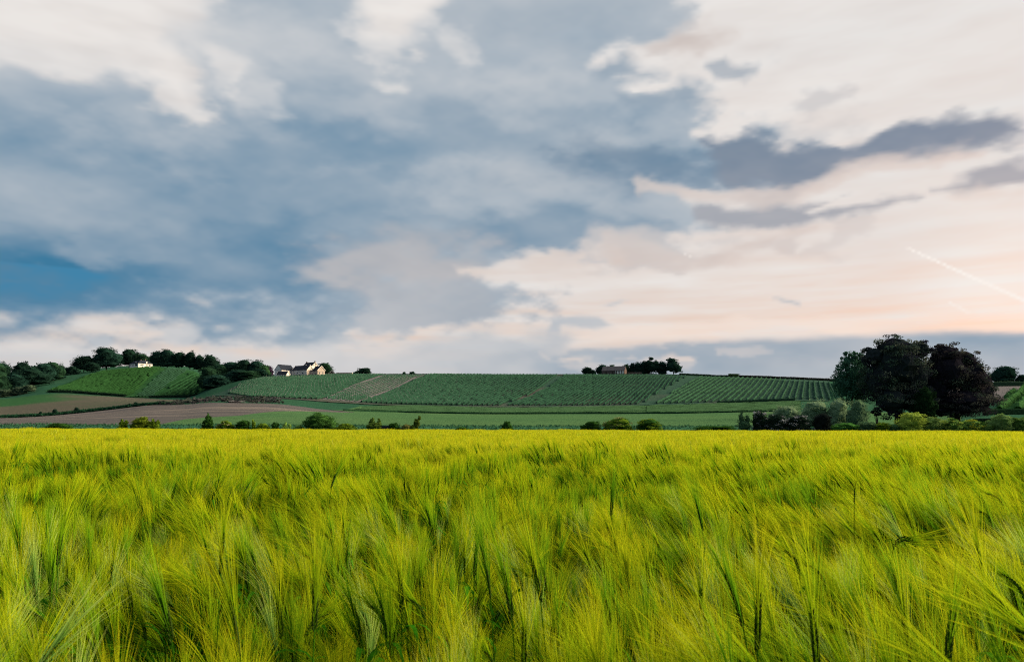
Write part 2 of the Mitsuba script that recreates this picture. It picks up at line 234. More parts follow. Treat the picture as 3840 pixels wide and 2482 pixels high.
ground_mat("white_plaster_material", lambda p, n, uv: mix((0.60, 0.59, 0.58), (0.52, 0.51, 0.49), sst(0.5, 0.8, fbm(p.x * 0.6, p.y * 0.6, p.z * 0.8, 4))))
ground_mat("pink_plaster_material", lambda p, n, uv: mix((0.36, 0.315, 0.28), (0.27, 0.225, 0.20), sst(0.4, 0.75, fbm(p.x * 0.9, p.y * 0.9, p.z * 1.4, 4))))
ground_mat("slate_material", lambda p, n, uv: mix((0.013, 0.018, 0.030), (0.024, 0.030, 0.044), fbm(p.x * 1.2, p.y * 1.2, p.z * 3, 4)))
ground_mat("grey_tile_material", lambda p, n, uv: mix((0.050, 0.055, 0.068), (0.078, 0.080, 0.090), fbm(p.x * 1.1, p.y * 1.1, p.z * 3, 4)))
ground_mat("brick_material", lambda p, n, uv: mix((0.070, 0.052, 0.050), (0.105, 0.080, 0.076), fbm(p.x * 1.5, p.y * 1.5, p.z * 4, 4)))
ground_mat("trim_material", lambda p, n, uv: mix((0.60, 0.59, 0.58), (0.52, 0.51, 0.50), fbm(p.x, p.y, p.z)))
ground_mat("wood_material", lambda p, n, uv: mix((0.030, 0.024, 0.022), (0.050, 0.040, 0.034), fbm(p.x * 3, p.y * 3, p.z)))
scene["pane_material"] = {"type": "twosided", "bsdf": {"type": "principled", "base_color": {"type": "rgb", "value": [0.02, 0.024, 0.03]}, "roughness": 0.12, "specular": 0.6}}

# ---- the lie of the land: (picture column, [(distance, row at which the ground there is seen)]) ----
COLUMNS = [
    (-120, [(138, 424.0), (330, 418.5), (345, 416.5), (520, 399), (600, 395), (700, 388), (1000, 381)]),
    (0, [(138, 424.0), (330, 417.6), (345, 415.6), (520, 397.5), (600, 394), (700, 386), (1000, 380)]),
    (47, [(138, 424.0), (335, 415), (345, 413), (522, 393), (535, 390.5), (640, 381), (700, 375.5), (1000, 373)]),
    (104, [(138, 424.3), (335, 409.8), (345, 408), (522, 395.5), (535, 394), (620, 380), (700, 370.8), (760, 369.5), (1000, 369)]),
    (147, [(138, 424.4), (330, 404.8), (345, 403.2), (522, 398), (535, 396.8), (620, 379), (700, 367), (760, 366.5), (1000, 366)]),
    (187, [(138, 424.5), (300, 404), (345, 401.5), (500, 398.2), (535, 396.3), (620, 381), (700, 369), (760, 368.5), (1000, 368)]),
    (213, [(138, 424.5), (280, 402), (330, 399.5), (400, 396), (540, 386), (620, 379), (700, 376.5), (1000, 375)]),
    (267, [(138, 424.6), (280, 402.5), (320, 400), (340, 398), (500, 378), (540, 376), (700, 376), (1000, 376)]),
    (330, [(138, 424.7), (270, 409), (320, 404), (345, 400.5), (520, 375.6), (560, 374.6), (700, 375), (1000, 376)]),
    (400, [(140, 424.8), (290, 412), (340, 405.5), (440, 388), (530, 374.8), (560, 373.9), (700, 375), (1000, 376)]),
    (512, [(140, 425), (290, 413.8), (340, 407), (440, 389), (530, 375.2), (560, 374.4), (700, 375), (1000, 376)]),
    (648, [(140, 425), (290, 413.4), (345, 405), (440, 387.5), (530, 375), (560, 373.9), (700, 375), (1000, 376)]),
    (730, [(140, 425), (290, 412), (345, 402.5), (440, 387.5), (520, 377.5), (560, 376.6), (700, 378), (1000, 380)]),
    (810, [(140, 425), (290, 411), (345, 400), (440, 388), (520, 380.5), (560, 379.4), (700, 381), (1000, 382)]),
    (900, [(140, 425), (165, 424.3), (290, 412), (400, 400), (540, 384), (580, 382.8), (700, 384), (1000, 386)]),
    (965, [(140, 425.5), (165, 424), (185, 416), (230, 411.8), (300, 409.5), (420, 402), (560, 386.4), (580, 384.5), (700, 386), (1000, 388)]),
    (992, [(140, 425.5), (165, 423.5), (185, 412.2), (200, 408.8), (235, 406), (300, 406.5), (420, 401.5), (560, 386.2), (580, 384.2), (700, 386), (1000, 388)]),
    (1026, [(140, 425.5), (165, 423.5), (185, 412.4), (215, 397), (255, 385.4), (300, 385.5), (420, 392), (560, 386), (580, 384), (700, 386), (1000, 388)]),
    (1075, [(140, 425.5), (165, 423.5), (185, 412.6), (215, 391), (255, 374), (300, 372), (420, 383), (560, 385), (580, 384), (700, 386), (1000, 388)]),
    (1200, [(140, 425.5), (165, 423.5), (185, 412.6), (215, 388), (255, 368), (300, 364), (420, 374), (560, 380), (700, 384), (1000, 388)]),
]
YS = np.concatenate([np.arange(116, 300, 2.0), np.arange(300, 720, 4.0), np.arange(720, 1400, 40.0), [1600, 2200, 3200]])
def field_z(X, Y):
    """The barley field: level, sinking a little towards its far right."""
    return np.clip(Y, -60, 118) / 116 * (-0.20 - 0.0028 * np.clip(X, -140, 140))
_US, _ZC = [], []
for x, pts in COLUMNS:
    u = u_of(x)
    ys = np.array([116.0, 126.0] + [p[0] for p in pts] + [1600, 3200])
    zs = [float(field_z(u * 116, 116.0)), float(field_z(u * 116, 116.0)) + 0.15] + [ZC + slope(r) * d for d, r in pts]
    zs += [zs[-1] - 6, zs[-1] - 60]
    _US.append(u); _ZC.append(PchipInterpolator(ys, zs)(YS))
_US, _ZC = np.array([-2.2] + _US + [2.2]), np.array([_ZC[0]] + _ZC + [_ZC[-1]])
_us_f = np.unique(np.concatenate([np.linspace(-0.75, 0.75, 301), [-2.2, -1.5, -1, 1, 1.5, 2.2]]))
_Z = PchipInterpolator(_US, _ZC, axis=0)(_us_f)
_land = RegularGridInterpolator((_us_f, YS), _Z, bounds_error=False, fill_value=None)
def ground(X, Y):
    X, Y = np.asarray(X, float), np.asarray(Y, float)
    Yc = np.clip(Y, 116, 3200)
    z = _land(np.stack([np.clip(X / Yc, -2.2, 2.2), Yc], -1))
    z = z + 0.5 * np.clip((Y - 150) / 200, 0, 1) * (meshkit.fbm(np.stack([X * 0.03, Y * 0.03, X * 0], -1), 3, 5) - 0.5)
    return np.where(Y < 116, field_z(X, Y), z)
def on_ground(x, Y, row=400.0):
    X = u_of(x, row) * Y
    return np.array([X, Y, float(np.squeeze(ground(X, Y)))])

# sheets of ground
def grid_mesh(us, ys, dz=0.0):
    U, Y = np.meshgrid(us, ys, indexing="ij")
    X = U * Y
    v = np.stack([X, Y, ground(X, Y) + dz], -1).reshape(-1, 3)
    n = len(ys); i, j = np.meshgrid(np.arange(len(us) - 1), np.arange(n - 1), indexing="ij")
    a = (i * n + j).ravel()
    return v, np.vstack([np.stack([a, a + n, a + n + 1], 1), np.stack([a, a + n + 1, a + 1], 1)])
put("hills", grid_mesh(_us_f[::2], YS, -0.25), "hill_material", smooth=True)
label("hills", "rising grassy land under the fields and vineyards", kind="structure")
xs, ys = np.concatenate([[-3000, -400], np.linspace(-140, 140, 29), [400, 3000]]), np.concatenate([[-3000, -300], np.linspace(-60, 118, 30)])
GX, GY = np.meshgrid(xs, ys, indexing="ij")
n = len(ys); a = (np.arange(len(xs) - 1)[:, None] * n + np.arange(n - 1)[None]).ravel()
put("field_ground", (np.stack([GX, GY, field_z(GX, GY)], -1).reshape(-1, 3), np.vstack([np.stack([a, a + n, a + n + 1], 1), np.stack([a, a + n + 1, a + 1], 1)])), "soil_material")
label("field_ground", "dark soil under the barley crop in the foreground", kind="structure")

def to_world(pts):
    """(picture column, distance) outline to ground plan."""
    return [(u_of(x) * Y, Y) for x, Y in pts]
def region(key, pts, bsdf, text, step=6.0, dz=0.0, kind="structure", cat=None):
    pts = np.array([(u_of(x), Y) for x, Y in pts])
    ring = []
    for a, b in zip(pts, np.roll(pts, -1, 0)):
        m = max(1, int(np.hypot((b[0] - a[0]) * 300, b[1] - a[1]) / step))
        ring += [a + (b - a) * t for t in np.arange(m) / m]
    ring = np.array(ring)
    poly = Polygon(ring * [300, 1]).buffer(0)
    x0, y0, x1, y1 = poly.bounds
    gx, gy = np.meshgrid(np.arange(x0, x1, step), np.arange(y0, y1, step))
    gx, gy = gx.ravel(), gy.ravel()
    keep = shapely.contains_xy(poly.buffer(-step * 0.4), gx, gy)
    P = np.vstack([ring * [300, 1], np.stack([gx[keep], gy[keep]], 1)])
    P, first = np.unique(np.round(P, 3), axis=0, return_index=True)
    tri = Delaunay(P).simplices
    c = P[tri].mean(1)
    tri = tri[shapely.contains_xy(poly.buffer(0.01), c[:, 0], c[:, 1])]
    X, Y = P[:, 0] / 300 * P[:, 1], P[:, 1]
    v = np.stack([X, Y, ground(X, Y) + dz], -1)
    e1, e2 = v[tri[:, 1]] - v[tri[:, 0]], v[tri[:, 2]] - v[tri[:, 0]]
    flip = np.cross(e1, e2)[:, 2] < 0
    tri[flip] = tri[flip][:, ::-1]
    key = put(key, (v, tri), bsdf, smooth=True)
    label(key, text, cat, kind=kind)
    return key
BROWN_TOP = [(-140, 330), (0, 330), (104, 334), (147, 327), (187, 300), (213, 281), (250, 277), (300, 272), (330, 266), (356, 262)]
BROWN_LOW = [(340, 240), (330, 232), (293, 198), (240, 164), (187, 154), (160, 138), (-140, 138)]
region("verge", [(-140, 119), (1200, 119), (1200, 138), (-140, 138)], "verge_material", "strip of dark bluish grass behind the barley", dz=0.00)
region("ploughed_field", BROWN_TOP + BROWN_LOW, "plough_material", "bare brown ploughed field on the left", dz=0.02)
region("meadow", [(160, 138), (187, 154), (240, 164), (293, 198), (330, 232), (340, 240), (356, 262), (330, 275), (400, 289), (512, 291), (648, 291), (730, 289), (830, 287), (960, 300), (960, 138)], "meadow_material", "smooth pale green meadow below the vineyard", dz=0.04)
region("pasture", [(-140, 345), (0, 346), (104, 346), (147, 344), (187, 345), (230, 345), (205, 385), (187, 470), (147, 522), (104, 521), (60, 521), (0, 500), (-140, 500)], "pasture_material", "green and brown pasture on the slope at the left", dz=0.06)
region("vineyard_ground", [(205, 420), (230, 375), (258, 345), (330, 338), (400, 342), (512, 343), (648, 346), (730, 347), (830, 345), (830, 540), (648, 545), (512, 545), (400, 545), (330, 535), (290, 520), (262, 500), (240, 470)], "vine_soil_material", "soil between the vine rows of the long hill", dz=0.08)
region("hillside_vineyard_ground", [(45, 533), (104, 533), (147, 533), (200, 533), (215, 560), (205, 640), (195, 690), (150, 700), (104, 698), (80, 660)], "green_vine_soil_material", "grass between the vine rows below the white villa", dz=0.10)
region("bare_field", [(930, 415), (1010, 415), (1050, 470), (1050, 560), (930, 560)], "bare_soil_material", "bare mauve field beyond the trees at the right", dz=0.12)
region("steep_vineyard_ground", [(985, 187), (1020, 187), (1075, 187), (1075, 262), (1026, 258), (1012, 240), (1000, 215)], "green_vine_soil_material", "grass between the vine rows on the steep slope at the right edge", dz=0.14)
region("lower_vine_strip", [(345, 276), (400, 291), (512, 293), (648, 293), (730, 291), (800, 289), (800, 340), (730, 343), (648, 342), (512, 339), (400, 338), (360, 320)], "meadow_material", "light green strip of low vines at the foot of the hill", dz=0.16)
region("young_vine_ground", [(322, 350), (358, 345), (392, 430), (425, 528), (385, 535), (352, 440)], "young_soil_material", "pale mauve soil of the newly planted strip", dz=0.22)
# ---- vine rows: each row is a thing (foliage and its line of stakes) ----
def clip_rows(outline, angle, spacing, jitter=0.05):
    """Lines at an angle (degrees right of straight ahead) over the ground plan of an outline."""
    poly = Polygon(to_world(outline)).buffer(0)
    t = np.array([math.sin(math.radians(angle)), math.cos(math.radians(angle))]); n = np.array([t[1], -t[0]])
    c = np.array(poly.centroid.coords[0]); out = []
    reach = max(np.hypot(*(np.array(q) - c)) for q in poly.exterior.coords)
    for k in np.arange(-reach, reach, spacing):
        o = c + n * (k + rng.normal() * jitter)
        seg = poly.intersection(LineString([o - t * reach, o + t * reach]))
        for g in getattr(seg, "geoms", [seg]):
            if g.geom_type == "LineString" and g.length > 10:
                out.append(np.array(g.coords))
    return out
def vine_rows(outline, angle, spacing, name, text, cat, group, col, h=1.5, w=0.35, leaves=3.0, cell=2.5, stake=None, stake_h=1.9, gaps=0.05, z0=0.25):
    for number, (a, b) in enumerate(clip_rows(outline, angle, spacing)):
        L = np.hypot(*(b - a)); m = max(3, int(L / cell))
        t = (b - a) / L; nrm = np.array([t[1], -t[0]])
        s = np.linspace(0, L, m + 1)
        P = a + s[:, None] * t
        Z = ground(P[:, 0], P[:, 1])
        hh = h * (0.85 + 0.3 * rng.random(m + 1)) * (0.8 + 0.4 * meshkit.noise(np.stack([P[:, 0] * 0.03, P[:, 1] * 0.03, s * 0], -1), 5)); ww = w * (0.7 + 0.6 * rng.random(m + 1))
        thin = rng.random(m + 1) < gaps
        hh[thin] *= 0.45; ww[thin] *= 0.4
        hh[[0, -1]] *= 0.6
        key = numbered(name); mb = MB()
        prof = [(-1, 0.10), (-1.1, 0.60), (-0.35, 1.0), (0.35, 1.0), (1.1, 0.60), (1, 0.10)]
        ring = np.stack([np.concatenate([P + nrm * (px * ww)[:, None], (Z + z0 + pz * hh)[:, None]], 1) for px, pz in prof], 1)
        k = len(prof); v = ring.reshape(-1, 3) + rng.normal(0, 0.06, (len(ring) * k, 3))
        i, j = np.meshgrid(np.arange(m), np.arange(k - 1), indexing="ij"); q = (i * k + j).ravel()
        f = np.vstack([np.stack([q, q + 1, q + k + 1], 1), np.stack([q, q + k + 1, q + k], 1)])
        tone = 0.9 + 0.3 * np.repeat(rng.random(m + 1), k)
        tone = tone[:, None] * np.array(col)
        mb.add(v, f, tone)
        nl = int(L * leaves)
        sl = rng.random(nl) * L; pl = a + sl[:, None] * t
        c = np.concatenate([pl + nrm * rng.normal(0, w * 0.9, nl)[:, None], (np.interp(sl, s, Z) + z0 + h * rng.uniform(0.25, 1.2, nl))[:, None]], 1)
        leaf_cards(mb, c, rng.uniform(0.25, 0.5, nl), np.array(col) * rng.uniform(0.8, 1.7, nl)[:, None])
        mb.put(key + "__foliage", "leaf_material")
        if stake is not None:
            sb = MB()
            for d in np.arange(0.5, L, 6.0 if h > 0.8 else 4.0):
                p = a + d * t; z = float(np.interp(d, s, Z)); r = 0.04
                v, f = box(p[0] - r, p[0] + r, p[1] - r, p[1] + r, z - 0.1, z + stake_h * rng.uniform(0.9, 1.05))
                sb.add(v, f, stake)
            sk = sb.put(key + "__stake", "paint_material"); label(sk, kind="stuff")
        label(key, f"{text}, {ordinal(number + 1)}", cat, group)
def ordinal(n): return f"{n}{'th' if 10 < n % 100 < 20 else {1: 'st', 2: 'nd', 3: 'rd'}.get(n % 10, 'th')} from the left"
def leaf_cards(mb, c, size, col, up=0.35):
    """Diamond shaped leaves or leaf sprays at the points c."""
    n = len(c)
    d = rng.normal(size=(n, 3)); d /= np.linalg.norm(d, axis=1, keepdims=True)
    nn = rng.normal(size=(n, 3)) + np.array([0, -0.3, up * 3]); e = np.cross(nn, d); e /= np.linalg.norm(e, axis=1, keepdims=True) + 1e-9
    s = np.asarray(size)[:, None]
    v = np.stack([c - d * s * 0.5, c + e * s * 0.3 + d * s * 0.05, c + d * s * 0.5, c - e * s * 0.3 + d * s * 0.05], 1).reshape(-1, 3)
    i = np.arange(n) * 4
    mb.add(v, np.vstack([np.stack([i, i + 1, i + 2], 1), np.stack([i, i + 2, i + 3], 1)]), np.repeat(np.broadcast_to(col, (n, 3)), 4, axis=0))
TEAL, GREEN = (0.017, 0.052, 0.035), (0.013, 0.046, 0.015)
STAKE = (0.15, 0.18, 0.18)
A0, A1 = "green vine row on the hill below the white farm", "vine rows on the left of the long hill"
vine_rows([(262, 503), (240, 465), (228, 400), (250, 352), (285, 343), (322, 349), (352, 440), (383, 533), (330, 533), (290, 518)], 3, 2.1, "vine_row", A0, "vine row", A1, TEAL, h=0.95, w=0.28, leaves=1.5, cell=3.5, stake=STAKE)
vine_rows([(324, 353), (356, 348), (390, 432), (422, 526), (387, 532), (354, 440)], 3, 2.2, "young_vine_row", "row of pale stakes on the mauve strip", "vine row", "rows of stakes on the newly planted strip", TEAL, h=0.5, w=0.15, leaves=0.5, cell=4, stake=(0.24, 0.26, 0.30), stake_h=1.3)
vine_rows([(361, 347), (430, 346), (500, 348), (535, 420), (558, 533), (430, 532), (396, 440)], 10, 2.2, "vine_row", "teal vine row between the mauve strip and the barn", "vine row", "vine rows on the middle of the long hill", TEAL, h=0.95, w=0.28, leaves=1.5, cell=3.5, stake=STAKE)
vine_rows([(506, 349), (640, 350), (662, 420), (690, 528), (566, 533), (543, 430)], 15, 2.3, "vine_row", "grey green vine row below the brick barn", "vine row", "vine rows below the brick barn", TEAL, h=0.95, w=0.28, leaves=1.5, cell=3.5, stake=STAKE)
vine_rows([(655, 351), (735, 352), (840, 350), (842, 503), (760, 515), (703, 522), (680, 440)], 21, 2.9, "vine_row", "widely spaced vine row left of the big trees", "vine row", "vine rows on the right of the long hill", (0.025, 0.070, 0.042), h=1.1, leaves=1.6, cell=3.5, stake=STAKE)
vine_rows([(50, 537), (100, 537), (128, 537), (160, 690), (147, 697), (104, 695), (84, 655)], -11, 2.3, "vine_row", "bright green vine row below the white villa", "vine row", "bright vine rows below the villa", GREEN, leaves=1.2, cell=4, h=1.4)
vine_rows([(134, 536), (150, 536), (188, 695), (166, 695)], -11, 2.3, "vine_row", "low dull vine row on the left hill's middle", "vine row", "dull vine rows on the left hill", (0.018, 0.052, 0.034), h=0.8, leaves=1.0, cell=4)
vine_rows([(155, 536), (198, 536), (208, 570), (203, 640), (192, 680)], -10, 4.2, "vine_row", "dark green vine row beside the dark grove", "vine row", "dark vine rows beside the grove", (0.013, 0.046, 0.020), h=1.9, w=0.5, leaves=1.2, cell=4)
vine_rows([(986, 190), (1020, 189), (1074, 189), (1074, 258), (1027, 256), (1012, 238), (1000, 214)], 39, 3.6, "vine_row", "leafy vine row on the right edge's slope", "vine row", "vine rows on the steep slope at the right edge", (0.038, 0.110, 0.036), h=1.6, w=0.6, leaves=7, cell=1.2, z0=0.1)
vine_rows([(352, 282), (400, 296), (512, 298), (645, 298), (645, 336), (512, 334), (400, 333), (366, 315)], 65, 2.6, "vine_row", "low pale vine row above the meadow", "vine row", "low vine rows at the foot of the hill", (0.044, 0.104, 0.050), h=0.6, leaves=1.0, cell=4)
vine_rows([(646, 298), (730, 296), (800, 294), (800, 335), (730, 338), (646, 337)], 65, 2.6, "vine_row", "low pale vine row left of the willows", "vine row", "low vine rows left of the willows", (0.044, 0.104, 0.050), h=0.6, leaves=1.0, cell=4)

# ---- trees and shrubs ----
def crown(mb, lobes, n, leaf, col, clumps=26, fill=0.35, spread=0.20, tones=0.7, rag=1.0, colours=None):
    """Leaf sprays gathered in clumps over and through the lobes (cx, cy, cz, rx, ry, rz)."""
    lobes = np.asarray(lobes, float)
    vol = np.cbrt(lobes[:, 3] * lobes[:, 4] * lobes[:, 5]) ** 2
    share = vol / vol.sum(); ends = []
    for (cx, cy, cz, rx, ry, rz), sh in zip(lobes, share):
        k = max(4, int(clumps * len(lobes) * sh)); m = max(10, int(n * sh))
        d = rng.normal(size=(k, 3)); d /= np.linalg.norm(d, axis=1, keepdims=True)
        r = np.where(rng.random(k) < fill, rng.uniform(0.2, 0.7, k), rng.uniform(0.70, 0.95, k))
        cc = d * r[:, None]
        size = spread * rng.uniform(0.7, 1.5, k)
        which = rng.choice(k, m, p=size ** 2 / (size ** 2).sum())
        g = rng.normal(size=(m, 3)); g /= np.linalg.norm(g, axis=1, keepdims=True)
        g *= np.cbrt(rng.random(m))[:, None] * np.array([1.25, 1.25, 0.8]) * rag
        p = cc[which] + g * size[which][:, None]
        p = p * np.array([rx, ry, rz]) + np.array([cx, cy, cz])
        tone = (1 - tones / 2 + tones * rng.random(k))[which] * rng.uniform(0.75, 1.3, m)
        base = np.array(col) if colours is None else np.array(colours)[rng.choice(len(colours), k)][which]
        leaf_cards(mb, p, leaf * rng.uniform(0.7, 1.35, m), base * tone[:, None])
        ends.append(cc[r > 0.6][:6] * np.array([rx, ry, rz]) * 0.8 + np.array([cx, cy, cz]))
    return np.vstack(ends)
ICO = trimesh.creation.icosphere(subdivisions=2)
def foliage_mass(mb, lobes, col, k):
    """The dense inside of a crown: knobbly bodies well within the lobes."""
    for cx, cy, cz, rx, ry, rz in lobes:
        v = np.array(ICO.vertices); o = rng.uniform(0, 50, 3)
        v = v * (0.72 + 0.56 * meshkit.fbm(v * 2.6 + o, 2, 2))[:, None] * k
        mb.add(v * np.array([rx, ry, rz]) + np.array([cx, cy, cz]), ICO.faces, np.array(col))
def trunk_mesh(mb, base, top, r, ends, limbs=6):
    s = np.linspace(0, 1, 6)[:, None]
    p = np.asarray(base) * (1 - s) + np.asarray(top) * s + rng.normal(0, r * 0.25, (6, 3)) * s * (1 - s) * 4
    mb.add(*tube(p, r * np.array([1.5, 1.05, 0.9, 0.75, 0.55, 0.3]), 8))
    for e in ends[rng.permutation(len(ends))[:limbs]]:
        q = p[rng.integers(1, 5)]; mid = (q + e) / 2 + np.array([0, 0, 0.1 * np.linalg.norm(e - q)])
        mb.add(*tube(np.array([q, mid, e]), r * np.array([0.42, 0.26, 0.08]), 5))
def tree(name, text, cat, group, x0, x1, top, base, Y, col, n=1500, leaf=0.75, lobes=None, trunk=None, low=0.12, clumps=26, mass=0.69, colours=None, **kw):
    kw["colours"] = colours
    """A tree seen between columns x0 and x1 and rows top and base (in 1/3840 of the picture's width) at the distance Y."""
    c = (x0 + x1) / 7.5
    P = on_ground(c, Y, base / 3.75)
    m = Y / F / 3.75
    W = (x1 - x0) * m
    P[2] += np.clip(ZC + slope(base / 3.75) * Y - P[2], -1.5, 0.6)
    H = max(ZC + slope(top / 3.75) * Y - P[2], 0.3)
    if Y > 500: W *= 1.2
    z0 = H * low
    if lobes is None:
        j = rng.uniform(-0.06, 0.06, 6)
        lobes = [(0, 0, 0.50, 0.48, 0.46, 0.46), (-0.22 + j[0], 0, 0.36 + j[1], 0.30, 0.36, 0.34), (0.22 + j[2], 0.05, 0.38 + j[3], 0.30, 0.36, 0.36), (0.03 + j[4], -0.1, 0.70 + j[5] * 0.5, 0.38, 0.38, 0.29), (-0.1 + j[5], -0.05, 0.16, 0.38, 0.40, 0.17), (0.16 + j[0], 0.0, 0.18, 0.34, 0.40, 0.18)]
    L = [(P[0] + a * W, P[1] + b * W, P[2] + z0 + cc * (H - z0), d * W, max(e * W, 0.3), f * (H - z0)) for a, b, cc, d, e, f in lobes]
    key = numbered(name); mb = MB()
    if n < 8000: n = int(n * 1.9)
    ends = crown(mb, L, n, leaf, col, clumps=clumps, **kw)
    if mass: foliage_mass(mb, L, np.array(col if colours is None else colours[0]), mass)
    mb.put(key + "__crown", "leaf_material")
    if trunk != 0:
        tb = MB(); r = trunk or max(0.10, 0.022 * H)
        trunk_mesh(tb, P - np.array([0, 0, 1.6]), P + np.array([0, 0, H * 0.62]), r, ends)
        tb.put(key + "__trunk", "bark_material", smooth=True, color=False)
    label(key, text, cat, group)
    return key
DARK_G, MID_G, BLUE_G = (0.009, 0.027, 0.020), (0.015, 0.044, 0.025), (0.011, 0.035, 0.028)
# the wood at the left edge
w = ("tree", "trees of the wood at the left edge")
spot = ["back tree cut by the left edge", "second tall tree from the left edge", "round topped back tree in the middle", "low back tree left of the two last ones", "wide back tree right of the middle", "tall tree near its right end", "last slim tree at its right end", "front tree cut by the left edge", "front tree, second from the left edge", "frontmost broad tree over the green slope", "tree standing outermost to the left"]
for i, (x0, x1, t, b, Y) in enumerate([(-60, 25, 1352, 1480, 640), (-25, 40, 1350, 1470, 650), (40, 115, 1349, 1470, 640), (85, 140, 1368, 1475, 630), (122, 200, 1354, 1465, 640), (165, 232, 1351, 1450, 650), (200, 238, 1366, 1440, 655), (-60, 45, 1385, 1490, 585), (20, 100, 1392, 1480, 590), (70, 178, 1378, 1450, 600), (-140, -40, 1360, 1490, 610)]):
    tree("deciduous_tree", f"dark tree of the left wood, {spot[i]}", *w, x0, x1, t, b, Y, (DARK_G, BLUE_G, MID_G)[(x0 + 200) % 3], n=1900, leaf=0.85)
for i, (x0, x1, t, b) in enumerate([(-20, 60, 1455, 1492), (50, 95, 1445, 1480), (90, 130, 1438, 1466)]):
    tree("shrub", f"grey green shrub below the left wood, {ordinal(i + 1)}", "shrub", "shrubs at the foot of the left wood", x0, x1, t, b, 540, (0.045, 0.075, 0.050), n=500, leaf=0.7, low=0.0, trunk=0)
for i, (x0, x1, t) in enumerate([(225, 262, 1374), (248, 290, 1368), (275, 300, 1378)]):
    tree("shrub", f"low dark shrub right of the left wood, {ordinal(i + 1)}", "shrub", "shrubs between wood and tall trees", x0, x1, t, 1408, 690, DARK_G, n=600, leaf=0.8, low=0.0, trunk=0)
tree("deciduous_tree", "dark tree with layered crown, leftmost on the villa's hilltop", "tree", None, 276, 352, 1328, 1402, 715, DARK_G, n=2600, leaf=0.8, low=0.2)
tree("deciduous_tree", "small round dark tree left of the villa, low in front of taller trees", "tree", None, 318, 370, 1354, 1396, 705, DARK_G, n=1500, leaf=0.8)
tree("deciduous_tree", "tallest tree on the villa's hilltop, left of the white villa", "tree", None, 352, 446, 1297, 1388, 720, BLUE_G, n=3600, leaf=0.8, low=0.1)
tree("deciduous_tree", "rounded tall tree standing right behind the white villa", "tree", None, 452, 516, 1301, 1378, 735, DARK_G, n=2800, leaf=0.8)
tree("deciduous_tree", "lower brighter green tree behind the villa's right half", "tree", None, 505, 562, 1323, 1378, 738, MID_G, n=1800, leaf=0.8)
w = ("tree", "line of tall trees right of the villa")
items = [(560, 618, 1313, 1378), (596, 660, 1306, 1380), (650, 693, 1312, 1381), (690, 734, 1314, 1382), (726, 768, 1325, 1384)]
for x0, x1, t, b in items:
    tree("deciduous_tree", f"tall dark tree right of the white villa, {ordinal(sorted(q[0] + q[1] for q in items).index(x0 + x1) + 1)}", *w, x0, x1, t, b, 728, DARK_G if x0 % 4 else BLUE_G, n=2300, leaf=0.8, low=0.06)
tree("deciduous_tree", "broad low dark tree at the right end of the hilltop line", "tree", None, 754, 818, 1325, 1386, 725, DARK_G, n=2300, leaf=0.8, low=0.04)
w = ("tree", "trees of the dense grove")
items = [(752, 812, 1370, 1478, 540), (800, 860, 1362, 1470, 560), (820, 900, 1351, 1462, 565), (772, 850, 1400, 1478, 528), (850, 925, 1380, 1462, 545), (885, 936, 1341, 1450, 560), (905, 965, 1385, 1450, 540), (934, 978, 1344, 1436, 560), (955, 1000, 1380, 1428, 545)]
for x0, x1, t, b, Y in items:
    tree("deciduous_tree", f"dark tree of the grove left of the farm, {ordinal(sorted(q[0] + q[1] for q in items).index(x0 + x1) + 1)}", *w, x0 - 10, x1 + 10, t, b, Y, (DARK_G, BLUE_G, MID_G)[x0 % 3], n=2200, leaf=0.65, low=0.02)
tree("deciduous_tree", "light green tree beside the farm's gable, at the grove's right end", "tree", None, 972, 1008, 1363, 1418, 545, (0.030, 0.080, 0.036), n=1500, leaf=0.6, low=0.03)
tree("deciduous_tree", "small purple leaved tree tucked behind the farm's left gable", "tree", None, 996, 1022, 1366, 1414, 555, (0.028, 0.018, 0.040), n=1000, leaf=0.6, low=0.03)
tree("deciduous_tree", "round green tree right of the pink farm gable", "tree", None, 1190, 1246, 1357, 1404, 545, MID_G, n=2400, leaf=0.55, low=0.04)
tree("deciduous_tree", "lone rounded tree on the crest right of the farm", "tree", None, 1338, 1388, 1375, 1406, 570, DARK_G, n=1800, leaf=0.55, low=0.02)
tree("shrub", "low bush leaning against the lone crest tree", "shrub", None, 1324, 1352, 1390, 1405, 568, MID_G, n=500, leaf=0.5, low=0.0, trunk=0)
tree("shrub", "thin sapling on the crest left of the small round bush", "shrub", None, 1510, 1521, 1391, 1405, 566, MID_G, n=160, leaf=0.5, low=0.1)
tree("shrub", "small round bush alone on the crest above the mauve strip", "shrub", None, 1534, 1556, 1391, 1406, 566, DARK_G, n=500, leaf=0.5, low=0.0)
tree("deciduous_tree", "leftmost bush-like tree near the brick barn", "tree", None, 2182, 2220, 1375, 1404, 575, DARK_G, n=1500, leaf=0.55, low=0.02)
tree("shrub", "small sparse bush between two trees left of the brick barn", "shrub", None, 2214, 2234, 1384, 1404, 575, BLUE_G, n=500, leaf=0.5, low=0.0)
tree("deciduous_tree", "airy tree at the brick barn's left end", "tree", None, 2234, 2278, 1364, 1404, 580, BLUE_G, n=1500, leaf=0.55, low=0.03)
tree("deciduous_tree", "tree top showing over the brick barn's roof", "tree", None, 2278, 2310, 1364, 1404, 592, MID_G, n=1100, leaf=0.6, low=0.1)
w = ("tree", "trees of the copse right of the brick barn")
items = [(2335, 2364, 1360), (2360, 2380, 1359), (2374, 2408, 1352), (2396, 2436, 1350), (2464, 2504, 1351)]
